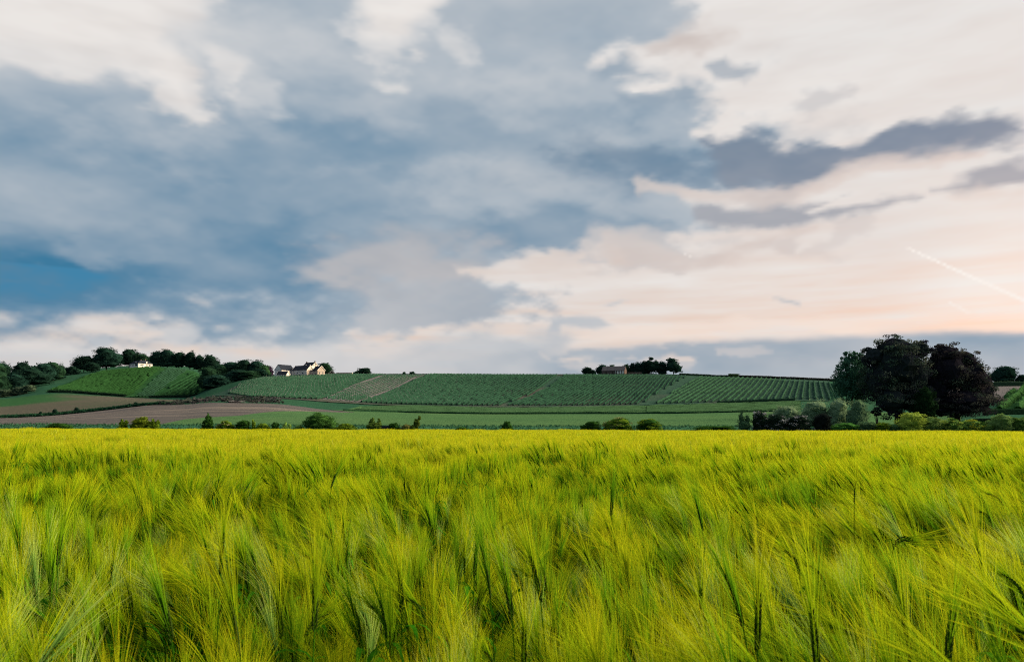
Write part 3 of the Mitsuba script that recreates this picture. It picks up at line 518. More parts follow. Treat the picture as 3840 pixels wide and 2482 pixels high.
for x0, x1, t in items:
    tree("deciduous_tree", f"bushy copse tree right of the brick barn, {ordinal(sorted(q[0] + q[1] for q in items).index(x0 + x1) + 1)}", *w, x0, x1, t, 1405, 580, (BLUE_G, MID_G)[x0 % 2], n=1500, leaf=0.55, low=0.02)
tree("deciduous_tree", "broad tree with a tuft on top, tallest in the copse's middle", "tree", None, 2410, 2474, 1336, 1405, 578, DARK_G, n=3200, leaf=0.55, low=0.02, lobes=[(0, 0, 0.42, 0.48, 0.4, 0.40), (-0.1, 0, 0.62, 0.30, 0.3, 0.24), (0.02, 0, 0.88, 0.16, 0.16, 0.13), (0.25, 0, 0.55, 0.22, 0.25, 0.30)])
tree("deciduous_tree", "tall rounded tree at the copse's right end", "tree", None, 2496, 2556, 1338, 1406, 576, BLUE_G, n=2900, leaf=0.55, low=0.03, lobes=[(-0.08, 0, 0.50, 0.42, 0.4, 0.46), (0.22, 0, 0.36, 0.28, 0.3, 0.34), (-0.08, 0, 0.80, 0.28, 0.28, 0.2)])
tree("deciduous_tree", "round dark tree on the skyline right of the big trees", "tree", None, 3722, 3806, 1366, 1440, 592, BLUE_G, n=3200, leaf=0.65, low=0.06)
tree("shrub", "small bushy tree on the skyline at the right edge", "shrub", None, 3812, 3856, 1400, 1440, 590, BLUE_G, n=900, leaf=0.6, low=0.0)
# the four big trees at the right
tree("deciduous_tree", "upright blue green tree, leftmost of the big clump", "tree", None, 3128, 3278, 1312, 1590, 172, (0.034, 0.100, 0.068), n=17000, leaf=0.36, mass=0.48, low=0.20, clumps=60, spread=0.17, trunk=0.3, tones=0.6,
     lobes=[(0.02, 0, 0.50, 0.40, 0.42, 0.46), (-0.22, 0, 0.40, 0.26, 0.30, 0.36), (0.24, 0, 0.45, 0.26, 0.30, 0.40), (-0.10, 0, 0.80, 0.16, 0.2, 0.18), (0.08, 0, 0.84, 0.14, 0.2, 0.17), (0.26, 0, 0.80, 0.16, 0.2, 0.18)])
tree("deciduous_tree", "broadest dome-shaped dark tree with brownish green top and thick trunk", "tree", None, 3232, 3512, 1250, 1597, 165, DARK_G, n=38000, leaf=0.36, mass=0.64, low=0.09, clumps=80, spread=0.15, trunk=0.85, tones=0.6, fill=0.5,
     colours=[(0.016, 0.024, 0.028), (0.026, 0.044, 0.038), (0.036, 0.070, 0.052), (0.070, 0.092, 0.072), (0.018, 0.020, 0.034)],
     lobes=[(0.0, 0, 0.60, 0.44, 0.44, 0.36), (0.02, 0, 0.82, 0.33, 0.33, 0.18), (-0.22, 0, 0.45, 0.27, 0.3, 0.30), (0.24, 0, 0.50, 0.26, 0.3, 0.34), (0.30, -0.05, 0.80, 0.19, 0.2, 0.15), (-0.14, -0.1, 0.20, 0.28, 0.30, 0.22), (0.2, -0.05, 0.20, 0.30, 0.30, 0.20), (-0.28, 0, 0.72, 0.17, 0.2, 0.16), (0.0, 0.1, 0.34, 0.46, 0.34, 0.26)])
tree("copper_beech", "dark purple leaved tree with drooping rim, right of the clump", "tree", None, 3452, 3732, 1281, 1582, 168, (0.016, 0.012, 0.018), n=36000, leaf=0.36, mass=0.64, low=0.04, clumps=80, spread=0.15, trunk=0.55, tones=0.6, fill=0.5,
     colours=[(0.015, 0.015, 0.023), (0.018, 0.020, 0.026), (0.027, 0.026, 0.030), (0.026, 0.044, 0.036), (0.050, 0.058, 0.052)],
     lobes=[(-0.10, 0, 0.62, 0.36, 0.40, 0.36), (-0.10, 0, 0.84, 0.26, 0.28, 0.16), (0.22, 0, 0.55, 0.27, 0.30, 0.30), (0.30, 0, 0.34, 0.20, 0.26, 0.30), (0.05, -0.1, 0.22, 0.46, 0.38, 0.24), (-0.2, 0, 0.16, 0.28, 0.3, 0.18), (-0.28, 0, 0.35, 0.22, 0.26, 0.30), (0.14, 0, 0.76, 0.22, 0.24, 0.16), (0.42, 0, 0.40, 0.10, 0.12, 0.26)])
tree("ivy_clad_tree", "slim dark green tree wedged between the two broadest trees", "tree", None, 3428, 3512, 1440, 1582, 160, (0.008, 0.024, 0.010), n=5000, leaf=0.32, low=0.02, clumps=40, trunk=0.2)
tree("pine_sapling", "bare thin trunk with few leaves under the big trees", "tree", None, 3270, 3312, 1530, 1592, 162, (0.016, 0.024, 0.020), n=500, leaf=0.3, low=0.3, mass=0, trunk=0.18, lobes=[(0, 0, 0.7, 0.5, 0.5, 0.3)])
# shrubs along the far edge of the barley
def shrub(text, x0, x1, top, col, Y=124, base=1622, n=None, leaf=0.16, cat="shrub", name="shrub", **kw):
    w = (x1 - x0) * Y / F / 3.75; h = (base - top) * Y / F / 3.75
    tree(name, text, cat, kw.pop("group", None), x0, x1, top, base, Y, col, n=n or int(700 + 620 * w * h), leaf=leaf, low=0.0, clumps=kw.pop("clumps", 34), spread=kw.pop("spread", 0.2), trunk=kw.pop("trunk", 0.05), tones=0.6, **kw)
OLIVE, YELLOWG, FRESH, DEEP = (0.080, 0.145, 0.014), (0.210, 0.300, 0.050), (0.150, 0.270, 0.060), (0.022, 0.070, 0.014)
SPIKY = [(0, 0, 0.35, 0.42, 0.4, 0.36), (-0.12, 0, 0.65, 0.18, 0.2, 0.30), (0.20, 0, 0.60, 0.16, 0.2, 0.30), (-0.1, 0, 0.86, 0.07, 0.08, 0.14)]
shrub("low dark bramble mound at the field edge, far left", 168, 268, 1584, DEEP)
shrub("olive bush with spiky shoots, first of the three on the left", 436, 484, 1568, OLIVE, lobes=SPIKY)
shrub("yellowish green bush, middle of the three on the left", 488, 562, 1561, (0.085, 0.130, 0.014))
shrub("dark tipped olive bush, last of the three on the left", 548, 604, 1566, OLIVE, lobes=SPIKY)
shrub("small conical bush with bare twigs on top", 752, 806, 1545, DEEP, lobes=[(0, 0, 0.30, 0.44, 0.4, 0.32), (0, 0, 0.58, 0.28, 0.3, 0.30), (-0.02, 0, 0.85, 0.10, 0.1, 0.15)])
shrub("round bush dotted with pale blossom, beside the conical bush", 806, 882, 1574, OLIVE, colours=[OLIVE, OLIVE, DEEP, (0.22, 0.24, 0.12)])
shrub("compact dark green bush left of the thin saplings", 884, 940, 1570, DEEP)
shrub("thin sapling between bushes on the left", 938, 960, 1567, OLIVE, n=350, lobes=SPIKY)
shrub("low loose weeds beside the thin sapling", 955, 1012, 1582, OLIVE, n=500)
shrub("small dark round bush on a short stem", 1016, 1048, 1579, DEEP)
shrub("wispy light green sapling left of the big bush", 1050, 1100, 1579, FRESH, n=450, lobes=SPIKY)
shrub("low wispy weeds just left of the big bush", 1096, 1142, 1590, FRESH, n=400)
shrub("biggest feathery green bush left of the middle", 1136, 1264, 1546, (0.036, 0.100, 0.024), spread=0.16, clumps=60)
shrub("low tail of bushes trailing right from the biggest bush", 1254, 1334, 1586, OLIVE)
shrub("light green pointed sapling left of the dark trough", 1370, 1440, 1562, (0.070, 0.130, 0.026), lobes=SPIKY)
shrub("small dark bush next to the trough", 1454, 1500, 1583, DEEP)
shrub("thin straw coloured weeds right of the trough", 1496, 1550, 1586, (0.110, 0.130, 0.040), n=400)
shrub("tall leaning sapling, last in the left row of bushes", 1538, 1580, 1554, (0.075, 0.120, 0.020), lobes=[(-0.15, 0, 0.25, 0.36, 0.36, 0.26), (0.1, 0, 0.55, 0.26, 0.3, 0.28), (0.3, 0, 0.82, 0.14, 0.16, 0.18)])
shrub("very low weeds in the dark strip left of the single bush", 1694, 1764, 1598, DEEP, n=400)
shrub("single round dark bush in the middle of the field edge", 1876, 1922, 1577, DEEP)
shrub("left one of three rounded bushes right of the middle", 2180, 2252, 1575, DEEP)
shrub("tallest of three rounded bushes right of the middle, blossom on top", 2252, 2374, 1561, OLIVE, colours=[OLIVE, DEEP, DEEP, (0.15, 0.17, 0.07)])
shrub("right one of three rounded bushes right of the middle", 2382, 2484, 1567, DEEP, colours=[DEEP, OLIVE])
shrub("long low bank of dark grass and weeds left of the feathery sapling", 2600, 2760, 1594, DEEP, Y=132, base=1612)
shrub("feathery grey green sapling at the left of the dark bushes", 2756, 2826, 1540, (0.042, 0.095, 0.050), n=700, lobes=SPIKY)
DG, WB = (0.010, 0.022, 0.016), (0.20, 0.22, 0.26)
shrub("dark upright bush with ragged top, leftmost of the dark bushes", 2818, 2884, 1532, DG, colours=[DG, DG, DG, DG, WB], n=3200)
shrub("dark bush with bluish white blossom beside the ragged one", 2866, 2956, 1546, DG, colours=[DG, (0.016, 0.036, 0.026), DG, WB], n=3600)
shrub("dark bush speckled white in front of the willows", 2940, 3046, 1548, DG, colours=[DG, (0.018, 0.034, 0.030), DG, WB], n=3800)
shrub("darkest round bush in front of the willows", 3046, 3122, 1542, (0.008, 0.012, 0.012), n=3600)
WIL = (0.130, 0.210, 0.125)
shrub("pale grey green willow behind the dark bushes, left one", 2876, 3010, 1512, WIL, Y=140, base=1612, n=2600, leaf=0.2, cat="willow", name="willow")
shrub("pale grey green willow behind the dark bushes, middle one", 2986, 3130, 1494, WIL, Y=142, base=1612, n=3200, leaf=0.2, cat="willow", name="willow")
shrub("pale willow reaching under the leftmost big tree", 3090, 3200, 1488, WIL, Y=140, base=1612, n=2600, leaf=0.2, cat="willow", name="willow")
shrub("silvery green willow right under the big tree's branches", 3176, 3262, 1492, (0.070, 0.130, 0.075), Y=136, n=2600, leaf=0.2, cat="willow", name="willow")
shrub("bright leaved bramble at the foot of the darkest bush", 3112, 3218, 1582, (0.045, 0.140, 0.030))
shrub("grey green bush between bramble and trunk", 3206, 3284, 1574, (0.060, 0.120, 0.060))
shrub("small olive bush left of the thick trunk", 3262, 3336, 1582, OLIVE)
shrub("low dull green bush at the foot of the thick trunk", 3318, 3378, 1588, (0.060, 0.130, 0.050))
shrub("tall feathery yellow green bush right of the thick trunk", 3360, 3474, 1541, YELLOWG, spread=0.15, clumps=60)
shrub("light green bush beside the yellow green one", 3456, 3534, 1560, (0.140, 0.230, 0.065))
shrub("bright green bush in the middle of the right hand bushes", 3520, 3616, 1566, FRESH, colours=[FRESH, (0.200, 0.270, 0.050), DEEP])
shrub("yellow topped green bush under the dark tree's rim", 3596, 3690, 1568, (0.060, 0.110, 0.014), colours=[FRESH, (0.210, 0.260, 0.030), DEEP])
shrub("low olive weeds right of the yellow topped bush", 3676, 3730, 1588, (0.110, 0.190, 0.045), n=900)
shrub("wide grey olive bush at the right", 3712, 3804, 1546, (0.105, 0.190, 0.060))
shrub("dark leafy bush at the right edge", 3780, 3862, 1560, (0.070, 0.145, 0.035))
for i, (x, y, s) in enumerate([(152, 1545, 5), (205, 1541, 10), (287, 1535, 10), (486, 1516, 5), (510, 1514, 9)]):
    tree("small_bush", f"tiny dark bush on the bank below the pasture, {ordinal(i + 1)}", "bush", "tiny bushes on the grass bank", x - s, x + s, y - s, y + s * 0.6, 338, DARK_G, n=160, leaf=0.4, low=0.0, trunk=0)
# ---- buildings on the crest ----
class House:
    """A block with a ridge along its local x axis; every part is a mesh of its own under the house."""
    def __init__(s, key, corner, Y, psi, L, W, wall_h, roof_h, wall, roof, which=(1, 1), base=None, hip=0.0, over=0.25, sink=1.2, new=True, trim=True):
        s.key, s.L, s.W, s.h = key, L, W, wall_h
        r = np.array([math.cos(psi), math.sin(psi)]); n = np.array([r[1], -r[0]])
        s.r, s.n = r, n                                   # n points to the camera side
        X = u_of(corner) * Y
        c = np.array([X, Y]) - r * which[0] * L / 2 - n * which[1] * W / 2
        z = float(np.squeeze(ground(*c))) if base is None else base
        s.o = np.array([c[0], c[1], z])
        w2, l2 = W / 2, L / 2
        if hip:
            i = hip
            s.part("wall", *box(-l2, l2, -w2, w2, -sink, wall_h), wall)
            v = [(-l2 - over, -w2 - over, wall_h - .05), (l2 + over, -w2 - over, wall_h - .05), (l2 + over, w2 + over, wall_h - .05), (-l2 - over, w2 + over, wall_h - .05),
                 (-l2 + i, -w2 + i, wall_h + roof_h), (l2 - i, -w2 + i, wall_h + roof_h), (l2 - i, w2 - i, wall_h + roof_h), (-l2 + i, w2 - i, wall_h + roof_h)]
            f = [(0, 1, 5), (0, 5, 4), (1, 2, 6), (1, 6, 5), (2, 3, 7), (2, 7, 6), (3, 0, 4), (3, 4, 7), (4, 5, 6), (4, 6, 7), (0, 2, 1), (0, 3, 2)]
            s.part("roof", v, f, roof)
            return
        v, f = [], []
        for x in (-l2, l2):
            v += [(x, -w2, -sink), (x, w2, -sink), (x, w2, wall_h), (x, 0, wall_h + roof_h), (x, -w2, wall_h)]
        f = [(0, 1, 2), (0, 2, 4), (2, 3, 4), (5, 7, 6), (5, 9, 7), (7, 9, 8), (0, 4, 9), (0, 9, 5), (1, 6, 7), (1, 7, 2)]
        s.part("wall", v, f, wall)
        t, e = 0.16, over
        k = roof_h / w2
        v, f = [], []
        for sg in (-1, 1):
            a = len(v)
            for x in (-l2 - e, l2 + e):
                v += [(x, sg * (w2 + e), wall_h - k * e + 0.02), (x, 0, wall_h + roof_h + 0.02), (x, 0, wall_h + roof_h + t + 0.02), (x, sg * (w2 + e), wall_h - k * e + t)]
            f += [tuple(a + q for q in g) for g in [(0, 1, 2), (0, 2, 3), (4, 6, 5), (4, 7, 6), (3, 2, 6), (3, 6, 7), (0, 5, 1), (0, 4, 5), (0, 3, 7), (0, 7, 4), (1, 5, 6), (1, 6, 2)]]
        s.part("roof", v, f, roof)
        if trim:
            for x in (-l2 - e - 0.06, l2 + e):
                v, f = [], []
                for sg in (-1, 1):
                    a = len(v)
                    for xx in (x, x + 0.06):
                        v += [(xx, sg * (w2 + e), wall_h - k * e - 0.12), (xx, 0, wall_h + roof_h - 0.12), (xx, 0, wall_h + roof_h + 0.22), (xx, sg * (w2 + e), wall_h - k * e + 0.22)]
                    f += [tuple(a + q for q in g) for g in [(0, 1, 2), (0, 2, 3), (4, 6, 5), (4, 7, 6), (3, 2, 6), (3, 6, 7), (0, 5, 1), (0, 4, 5)]]
                s.part("verge_board", v, f, "trim_material")
    def w(s, v):
        v = np.asarray(v, float)
        return np.concatenate([s.o[:2] + v[:, :1] * s.r - v[:, 1:2] * s.n, v[:, 2:] + s.o[2]], 1)
    def part(s, name, v, f, mat): return put(s.key + "__" + name, (s.w(v), np.array(f)), mat)
    def front(s, name, x, z, w, h, mat, d=0.06, frame=None):
        """A window or door on the long side that faces the camera, x from the middle."""
        k = s.part(name, *box(x - w / 2, x + w / 2, -s.W / 2 - d, -s.W / 2 + 0.02, z, z + h), mat)
        if frame: put(k + "__frame", s.frame_mesh(lambda a, c, q: (a, -s.W / 2 - d - q, c), x, z, w, h), frame)
    def end(s, name, y, z, w, h, mat, d=0.06, sg=1, frame=None):
        x = sg * s.L / 2
        k = s.part(name, *box(min(x - sg * .02, x + sg * d), max(x - sg * .02, x + sg * d), y - w / 2, y + w / 2, z, z + h), mat)
        if frame: put(k + "__frame", s.frame_mesh(lambda a, c, q: (x + sg * (d + q), a, c), y, z, w, h), frame)
    def frame_mesh(s, at, m, z, w, h):
        mb, t = MB(), 0.10
        for a0, a1, c0, c1 in ((m - w / 2 - t, m - w / 2, z - t, z + h + t), (m + w / 2, m + w / 2 + t, z - t, z + h + t), (m - w / 2, m + w / 2, z - t, z), (m - w / 2, m + w / 2, z + h, z + h + t)):
            p = np.array([at(a, c, q) for q in (-0.05, 0.03) for c in (c0, c1) for a in (a0, a1)])
            mb.add(s.w(p), BOXF)
        return mb.mesh()
    def chimney(s, x, y, w, h, mat="brick_material"):
        top = s.h + (s.W / 2 - abs(y)) * 0
        s.part("chimney", *box(x - w / 2, x + w / 2, y - w / 2, y + w / 2, s.h, h), mat)
FY = 516.0
deg = math.radians
# white farm: barn with the gable to the left front
h = House("barn", 1052.4 / 3.75, FY, deg(56), 10.5, 7.2, 4.3, 3.5, "white_plaster_material", "slate_material", which=(-1, 1), trim=False)
h.part("eaves_band", *box(-h.L / 2 - 0.05, -h.L / 2 + 0.02, -3.6, 3.6, 4.15, 4.32), "wood_material")
label("barn", "pale farm barn with a plain gable turned to the left, left end of the farm", "barn")
# low annex before it
h = House("annex", 1070.6 / 3.75, FY - 8, deg(-14), 7.0, 4.4, 1.9, 2.0, "plaster_material", "slate_material")
for x in (-2.4, -0.8, 0.8, 2.2): h.front("door", x, 0.0, 0.8, 1.2, "wood_material")
label("annex", "low farm annex with a dark roof in front of the pale barn", "annex")
# long whitewashed wing with three niches
h = House("long_wing", 1147.0 / 3.75, FY, deg(-24), 12.2, 7.0, 4.0, 3.0, "plaster_material", "slate_material")
for x in (-4.2, -1.6, 2.6): h.front("window", x, 1.5, 0.9, 0.8, "pane_material", frame="trim_material")
for x, z in ((-5.0, 2.9), (0.6, 2.7)): h.front("vent", x, z, 0.4, 0.5, "wood_material")
h.chimney(-5.6, 0.6, 0.5, 7.2)
h.end("sunlit_end_panel", 0.0, 0.0, 6.6, 3.8, "pink_plaster_material", d=0.05)  # end of the white wing, its pink sunlight painted as a plaster panel
label("long_wing", "long whitewashed farm wing with small windows under a dark roof", "farm building")
# pink walled link with the open cart bays
h = House("cart_shed", 1186.0 / 3.75, FY + 2.5, deg(-4), 7.4, 4.5, 3.3, 0.5, "pink_plaster_material", "slate_material", trim=False)
for x in (-3.0, -1.5): h.front("dark_bay_panel", x, -0.3, 1.1, 1.7, "pane_material")  # open bays drawn as dark panels, the shade inside put into colour
for x in (0.0, 1.2, 2.4): h.front("window", x, 0.0, 0.7, 0.9, "pane_material", frame="trim_material")
label("cart_shed", "pink plastered farm link building with dark open bays", "shed")
# tower-like main house with two chimneys
h = House("main_house", 1162.6 / 3.75, FY + 14, deg(-28), 8.0, 8.0, 5.6, 3.3, "plaster_material", "slate_material")
h.chimney(-3.7, 0, 0.7, 9.7); h.chimney(3.7, 0, 0.7, 9.9)
for x in (-1.8, 2.0):
    k = h.part("dormer", *box(x - 0.3, x + 0.3, -2.9, -2.2, 6.6, 7.3), "trim_material")
h.end("window", -1.6, 6.6, 0.6, 0.7, "pane_material")
label("main_house", "tallest farmhouse with two brick chimneys behind the long wing", "house")
# pink brick gable with two arched windows
h = House("gable_house", 1187.7 / 3.75, FY + 1, deg(-42), 6.0, 5.8, 3.9, 2.7, "pink_plaster_material", "slate_material")
for y in (-1.2, 1.2):
    h.end("window", y, 0.9, 0.75, 1.7, "pane_material", frame="trim_material")
    a = np.linspace(0, np.pi, 9); p = np.stack([np.full(9, h.L / 2 + 0.06), y + 0.375 * np.cos(a), 2.6 + 0.375 * np.sin(a)], 1)
    h.part("window_arch", np.vstack([p, [[h.L / 2 + 0.06, y, 2.6]]]), [(i, i + 1, 9) for i in range(8)], "pane_material")
h.end("string_course", 0, 2.45, 5.8, 0.12, "wood_material", d=0.05)
h.end("door", -0.6, -0.3, 0.7, 0.9, "trim_material", d=0.09)
label("gable_house", "pink brick house with white edged gable and two arched windows", "house")
# little dark gable and long low shed right of it
h = House("chalet", 1241 / 3.75, 540, deg(-86), 6.0, 4.6, 0.6, 2.4, "wood_material", "slate_material", which=(1, 0))
h.end("rail", 0, 0.7, 3.6, 0.1, "trim_material")
label("chalet", "small dark wooden gable with white boards right of the farm's round tree", "shed")
h = House("greenhouse", 1290 / 3.75, 548, deg(-3), 11.0, 4.0, 0.9, 0.6, "plaster_material", "grey_tile_material", which=(0, 0), trim=False)
for x in (-3.6, -1.2, 1.2, 3.6): h.front("pane", x, 0.1, 1.8, 0.6, "pane_material")
label("greenhouse", "long low grey roofed shed on the crest right of the small dark gable", "shed")
# white villa
h = House("villa", 511 / 3.75, 700, deg(-38), 16.0, 13.0, 3.2, 2.9, "white_plaster_material", "slate_material", hip=3.2, over=0.4)
for x in (-5.6, -3.0, -0.4): h.front("window", x, 1.0, 0.9, 1.6, "pane_material", frame="trim_material")
h.front("window", 4.2, 0.9, 4.0, 1.7, "pane_material", frame="trim_material")
h.end("awning", -3.0, 1.9, 2.6, 0.3, "wood_material", d=0.9)
h.end("door", 1.4, 0.0, 1.0, 2.2, "wood_material")
h.end("window", 4.0, 0.9, 1.5, 1.4, "pane_material", frame="trim_material")
h.chimney(-1.8, 0.5, 0.9, 7.4); h.chimney(4.4, 1.5, 0.9, 7.4)
h.part("skylight", [(-1.0, -5.3, 4.45), (1.4, -5.3, 4.45), (1.4, -4.7, 5.05), (-1.0, -4.7, 5.05)], [(0, 1, 2), (0, 2, 3)], "trim_material")
h.part("dormer", *box(6.6, 7.6, 0.6, 1.9, 3.3, 5.0), "trim_material")
label("villa", "white villa with a dark hipped roof on the left hilltop", "house")
# brick barn
h = House("brick_barn", (2150 + 1025 * .1888) / 3.75, 562, deg(-20), 16.6, 8.4, 2.7, 3.1, "brick_material", "grey_tile_material", trim=False, sink=2)
for x in (-5.2, -0.4): h.front("door", x, 0.0, 1.1, 1.9, "wood_material")
for x in (3.4, 5.4, 7.2): h.front("shutter", x, 0.2, 1.1, 2.0, "trim_material")
h.front("wall_strip", 1.9, 0.0, 0.4, 2.4, "plaster_material")
label("brick_barn", "red brick barn with grey roof and three white shutters on the crest", "barn")
p = on_ground(2380 / 3.75, 568, 374)
mb = MB(); v, f = box(-5.2, 5.2, -0.15, 0.15, -1.5, 1.5); mb.add(v + p, f)
mb.put("garden_wall", "brick_material", color=False); label("garden_wall", "low grey brick wall right of the brick barn", "wall")
# clipped hedge block and hedges on the crest
def hedge(key, text, pts, h, w, col, n, leaf=0.5, cat="hedge", top=None):
    mb = MB()
    P = np.array([(u_of(x) * Y, Y) for x, Y in pts]); seg = np.hypot(*np.diff(P, axis=0).T); S = np.r_[0, np.cumsum(seg)]
    s = rng.random(n) * S[-1]
    c = np.stack([np.interp(s, S, P[:, k]) for k in (0, 1)], 1) + rng.normal(0, w * 0.3, (n, 2))
    hh = h if np.isscalar(h) else np.interp(s, S, h)
    z = ground(c[:, 0], c[:, 1]) + hh * (1 - rng.random(n) ** 2 * 1.0) * (0.9 + 0.2 * meshkit.noise(np.stack([s * 0.3, s * 0, s * 0], -1), 3))
    leaf_cards(mb, np.c_[c, z], leaf * rng.uniform(0.7, 1.3, n), np.array(col) * rng.uniform(0.6, 1.4, n)[:, None])
    m = max(2, int(S[-1] / 3)); ss = np.linspace(0, S[-1], m + 1)
    cc = np.stack([np.interp(ss, S, P[:, k]) for k in (0, 1)], 1); zz = ground(cc[:, 0], cc[:, 1])
    hm = np.full(m + 1, h) if np.isscalar(h) else np.interp(ss, S, h)
    d = np.gradient(cc, axis=0); d /= np.linalg.norm(d, axis=1, keepdims=True); nn = np.stack([d[:, 1], -d[:, 0]], 1)
    ring = np.stack([np.c_[cc + nn * w * a, zz + hm * b] for a, b in ((-.5, -.2), (-.45, .8), (0, .92), (.45, .8), (.5, -.2))], 1)
    k = 5; i, j = np.meshgrid(np.arange(m), np.arange(k - 1), indexing="ij"); q = (i * k + j).ravel()
    mb.add(ring.reshape(-1, 3), np.vstack([np.stack([q, q + 1, q + k + 1], 1), np.stack([q, q + k + 1, q + k], 1)]), np.array(col) * 0.8)
    kk = mb.put(key, "leaf_material"); label(kk, text, cat)
hedge("clipped_hedge", "square clipped green hedge block alone on the crest", [(2737 / 3.75, 552), (2772 / 3.75, 552)], 2.7, 2.6, (0.030, 0.062, 0.024), 1500, 0.4)
hedge("hedge", "dark brownish hedge along the crest right of the clipped block", [(2775 / 3.75, 552), (2950 / 3.75, 548), (3140 / 3.75, 544), (3300 / 3.75, 540)], 1.7, 1.5, (0.034, 0.038, 0.030), 3800)
hedge("hedge", "low dark hedge along the crest between the copse and the clipped block", [(2550 / 3.75, 566), (2640 / 3.75, 560), (2738 / 3.75, 553)], 1.4, 1.2, (0.026, 0.050, 0.032), 1500)
hedge("hedge", "flat topped green hedge behind the mauve field at the right", [(3600 / 3.75, 566), (3720 / 3.75, 566), (3900 / 3.75, 566), (4100 / 3.75, 566)], 3.2, 2.0, (0.034, 0.070, 0.044), 3600)
hedge("hedge", "dark ragged strip under the bright vines on the left hill", [(178 / 3.75, 529), (290 / 3.75, 531), (400 / 3.75, 531), (470 / 3.75, 531)], 1.4, 1.4, (0.014, 0.036, 0.022), 3400, 0.8)  # leafy strip stands in for the dark line along the row ends
hedge("hedge", "dark green foot hedge of the dark vines beside the grove", [(560 / 3.75, 531), (640 / 3.75, 531), (710 / 3.75, 530)], 1.3, 1.3, (0.014, 0.036, 0.022), 2000, 0.7)
hedge("hedge", "dark hedge at the foot of the steep vineyard at the right", [(3690 / 3.75, 183), (3760 / 3.75, 184), (3860 / 3.75, 185), (4000 / 3.75, 186)], 1.0, 0.9, (0.016, 0.046, 0.024), 2600, 0.25)
hedge("hedge", "short black looking hedge between the dark tree and the right edge bush", [(3650 / 3.75, 150), (3740 / 3.75, 150)], 1.3, 1.0, (0.008, 0.018, 0.014), 1400, 0.22)
hedge("grass_bank", "long dark grass bank between the pasture and the ploughed field", [(-500 / 3.75, 336), (0, 337), (390 / 3.75, 339), (560 / 3.75, 334), (640 / 3.75, 326)], 0.8, 6.0, (0.014, 0.050, 0.028), 9000, 0.8, cat="bank")
hedge("grass_edge", "thin dark grass edge between meadow and the low vine strip", [(1290 / 3.75, 272), (1500 / 3.75, 291), (1920 / 3.75, 292.2), (2430 / 3.75, 292.2), (2740 / 3.75, 290.2), (2960 / 3.75, 288.5)], 0.55, 0.6, (0.018, 0.060, 0.032), 5000, 0.35, cat="grass edge")
hedge("hedge", "dark weedy edge above the strip of low vines at the right", [(2690 / 3.75, 341), (2800 / 3.75, 343), (2980 / 3.75, 344)], 1.2, 1.2, (0.018, 0.050, 0.034), 1600, 0.4)
hedge("hedge", "green headland along the crest above the long hill's vines", [(262 / 1, 512), (330, 546), (430, 556), (512, 557), (648, 556), (700, 550)], 0.45, 2.4, (0.030, 0.078, 0.046), 5200, 0.4)
# rough scrub bank left of the hill
mb = MB()
for k in range(150):
    t = rng.random(); x = 160 + t * 124; Y = np.interp(x, [160, 213, 250, 284], [322, 296, 288, 280]) + rng.random() * np.interp(x, [160, 213, 240, 284], [10, 46, 60, 22])
    p = on_ground(x, Y, 398); r = rng.uniform(0.6, 1.9)
    col = [(0.030, 0.042, 0.040), (0.050, 0.062, 0.058), (0.022, 0.034, 0.034), (0.070, 0.072, 0.082)][rng.integers(4)]
    crown(mb, [(p[0], p[1], p[2] + r * 0.4, r * 1.3, r, r * 0.8)], 130, 0.45, col, clumps=8)
mb.put("scrub", "leaf_material"); label("scrub", "rough dark scrub on the bank above the ploughed field", kind="stuff")
region("earth_scar", [(229, 286), (246, 284), (243, 300), (236, 312), (228, 300)], "bare_soil_material", "patch of bare earth in the middle of the scrub bank", step=3.0, dz=0.26)
# trough by the field edge
p = on_ground(1443 / 3.75, 124, 426); mb = MB()
for b in ((-0.75, 0.75, -0.4, 0.4, -0.2, 0.08), (-0.75, -0.68, -0.4, 0.4, 0.08, 0.9), (0.68, 0.75, -0.4, 0.4, 0.08, 0.9), (-0.68, 0.68, -0.4, -0.33, 0.08, 0.9), (-0.68, 0.68, 0.33, 0.4, 0.08, 0.9)):
    v, f = box(*b); mb.add(v + p + np.array([0, 0, 0.45]), f)
mb.put("trough", "slate_material", color=False); label("trough", "dark trough half hidden between the bushes left of the middle", "trough")
# grass in the verge
mb = MB(); n = 26000
u = rng.uniform(-0.72, 0.72, n); Y = rng.uniform(118, 139, n); X = u * Y
c = np.stack([X, Y, ground(X, Y) + rng.uniform(0.02, 0.22, n) + 0.5 * np.clip(meshkit.fbm(np.stack([X * 0.08, Y * 0.15, X * 0], -1), 3, 9) - 0.5, 0, 1) * (Y > 134)], -1)
leaf_cards(mb, c, rng.uniform(0.2, 0.45, n), np.array((0.024, 0.082, 0.046)) * rng.uniform(0.7, 1.4, n)[:, None], up=0.1)
mb.put("grass", "leaf_material"); label("grass", "dark bluish grass of the strip behind the barley", kind="stuff")
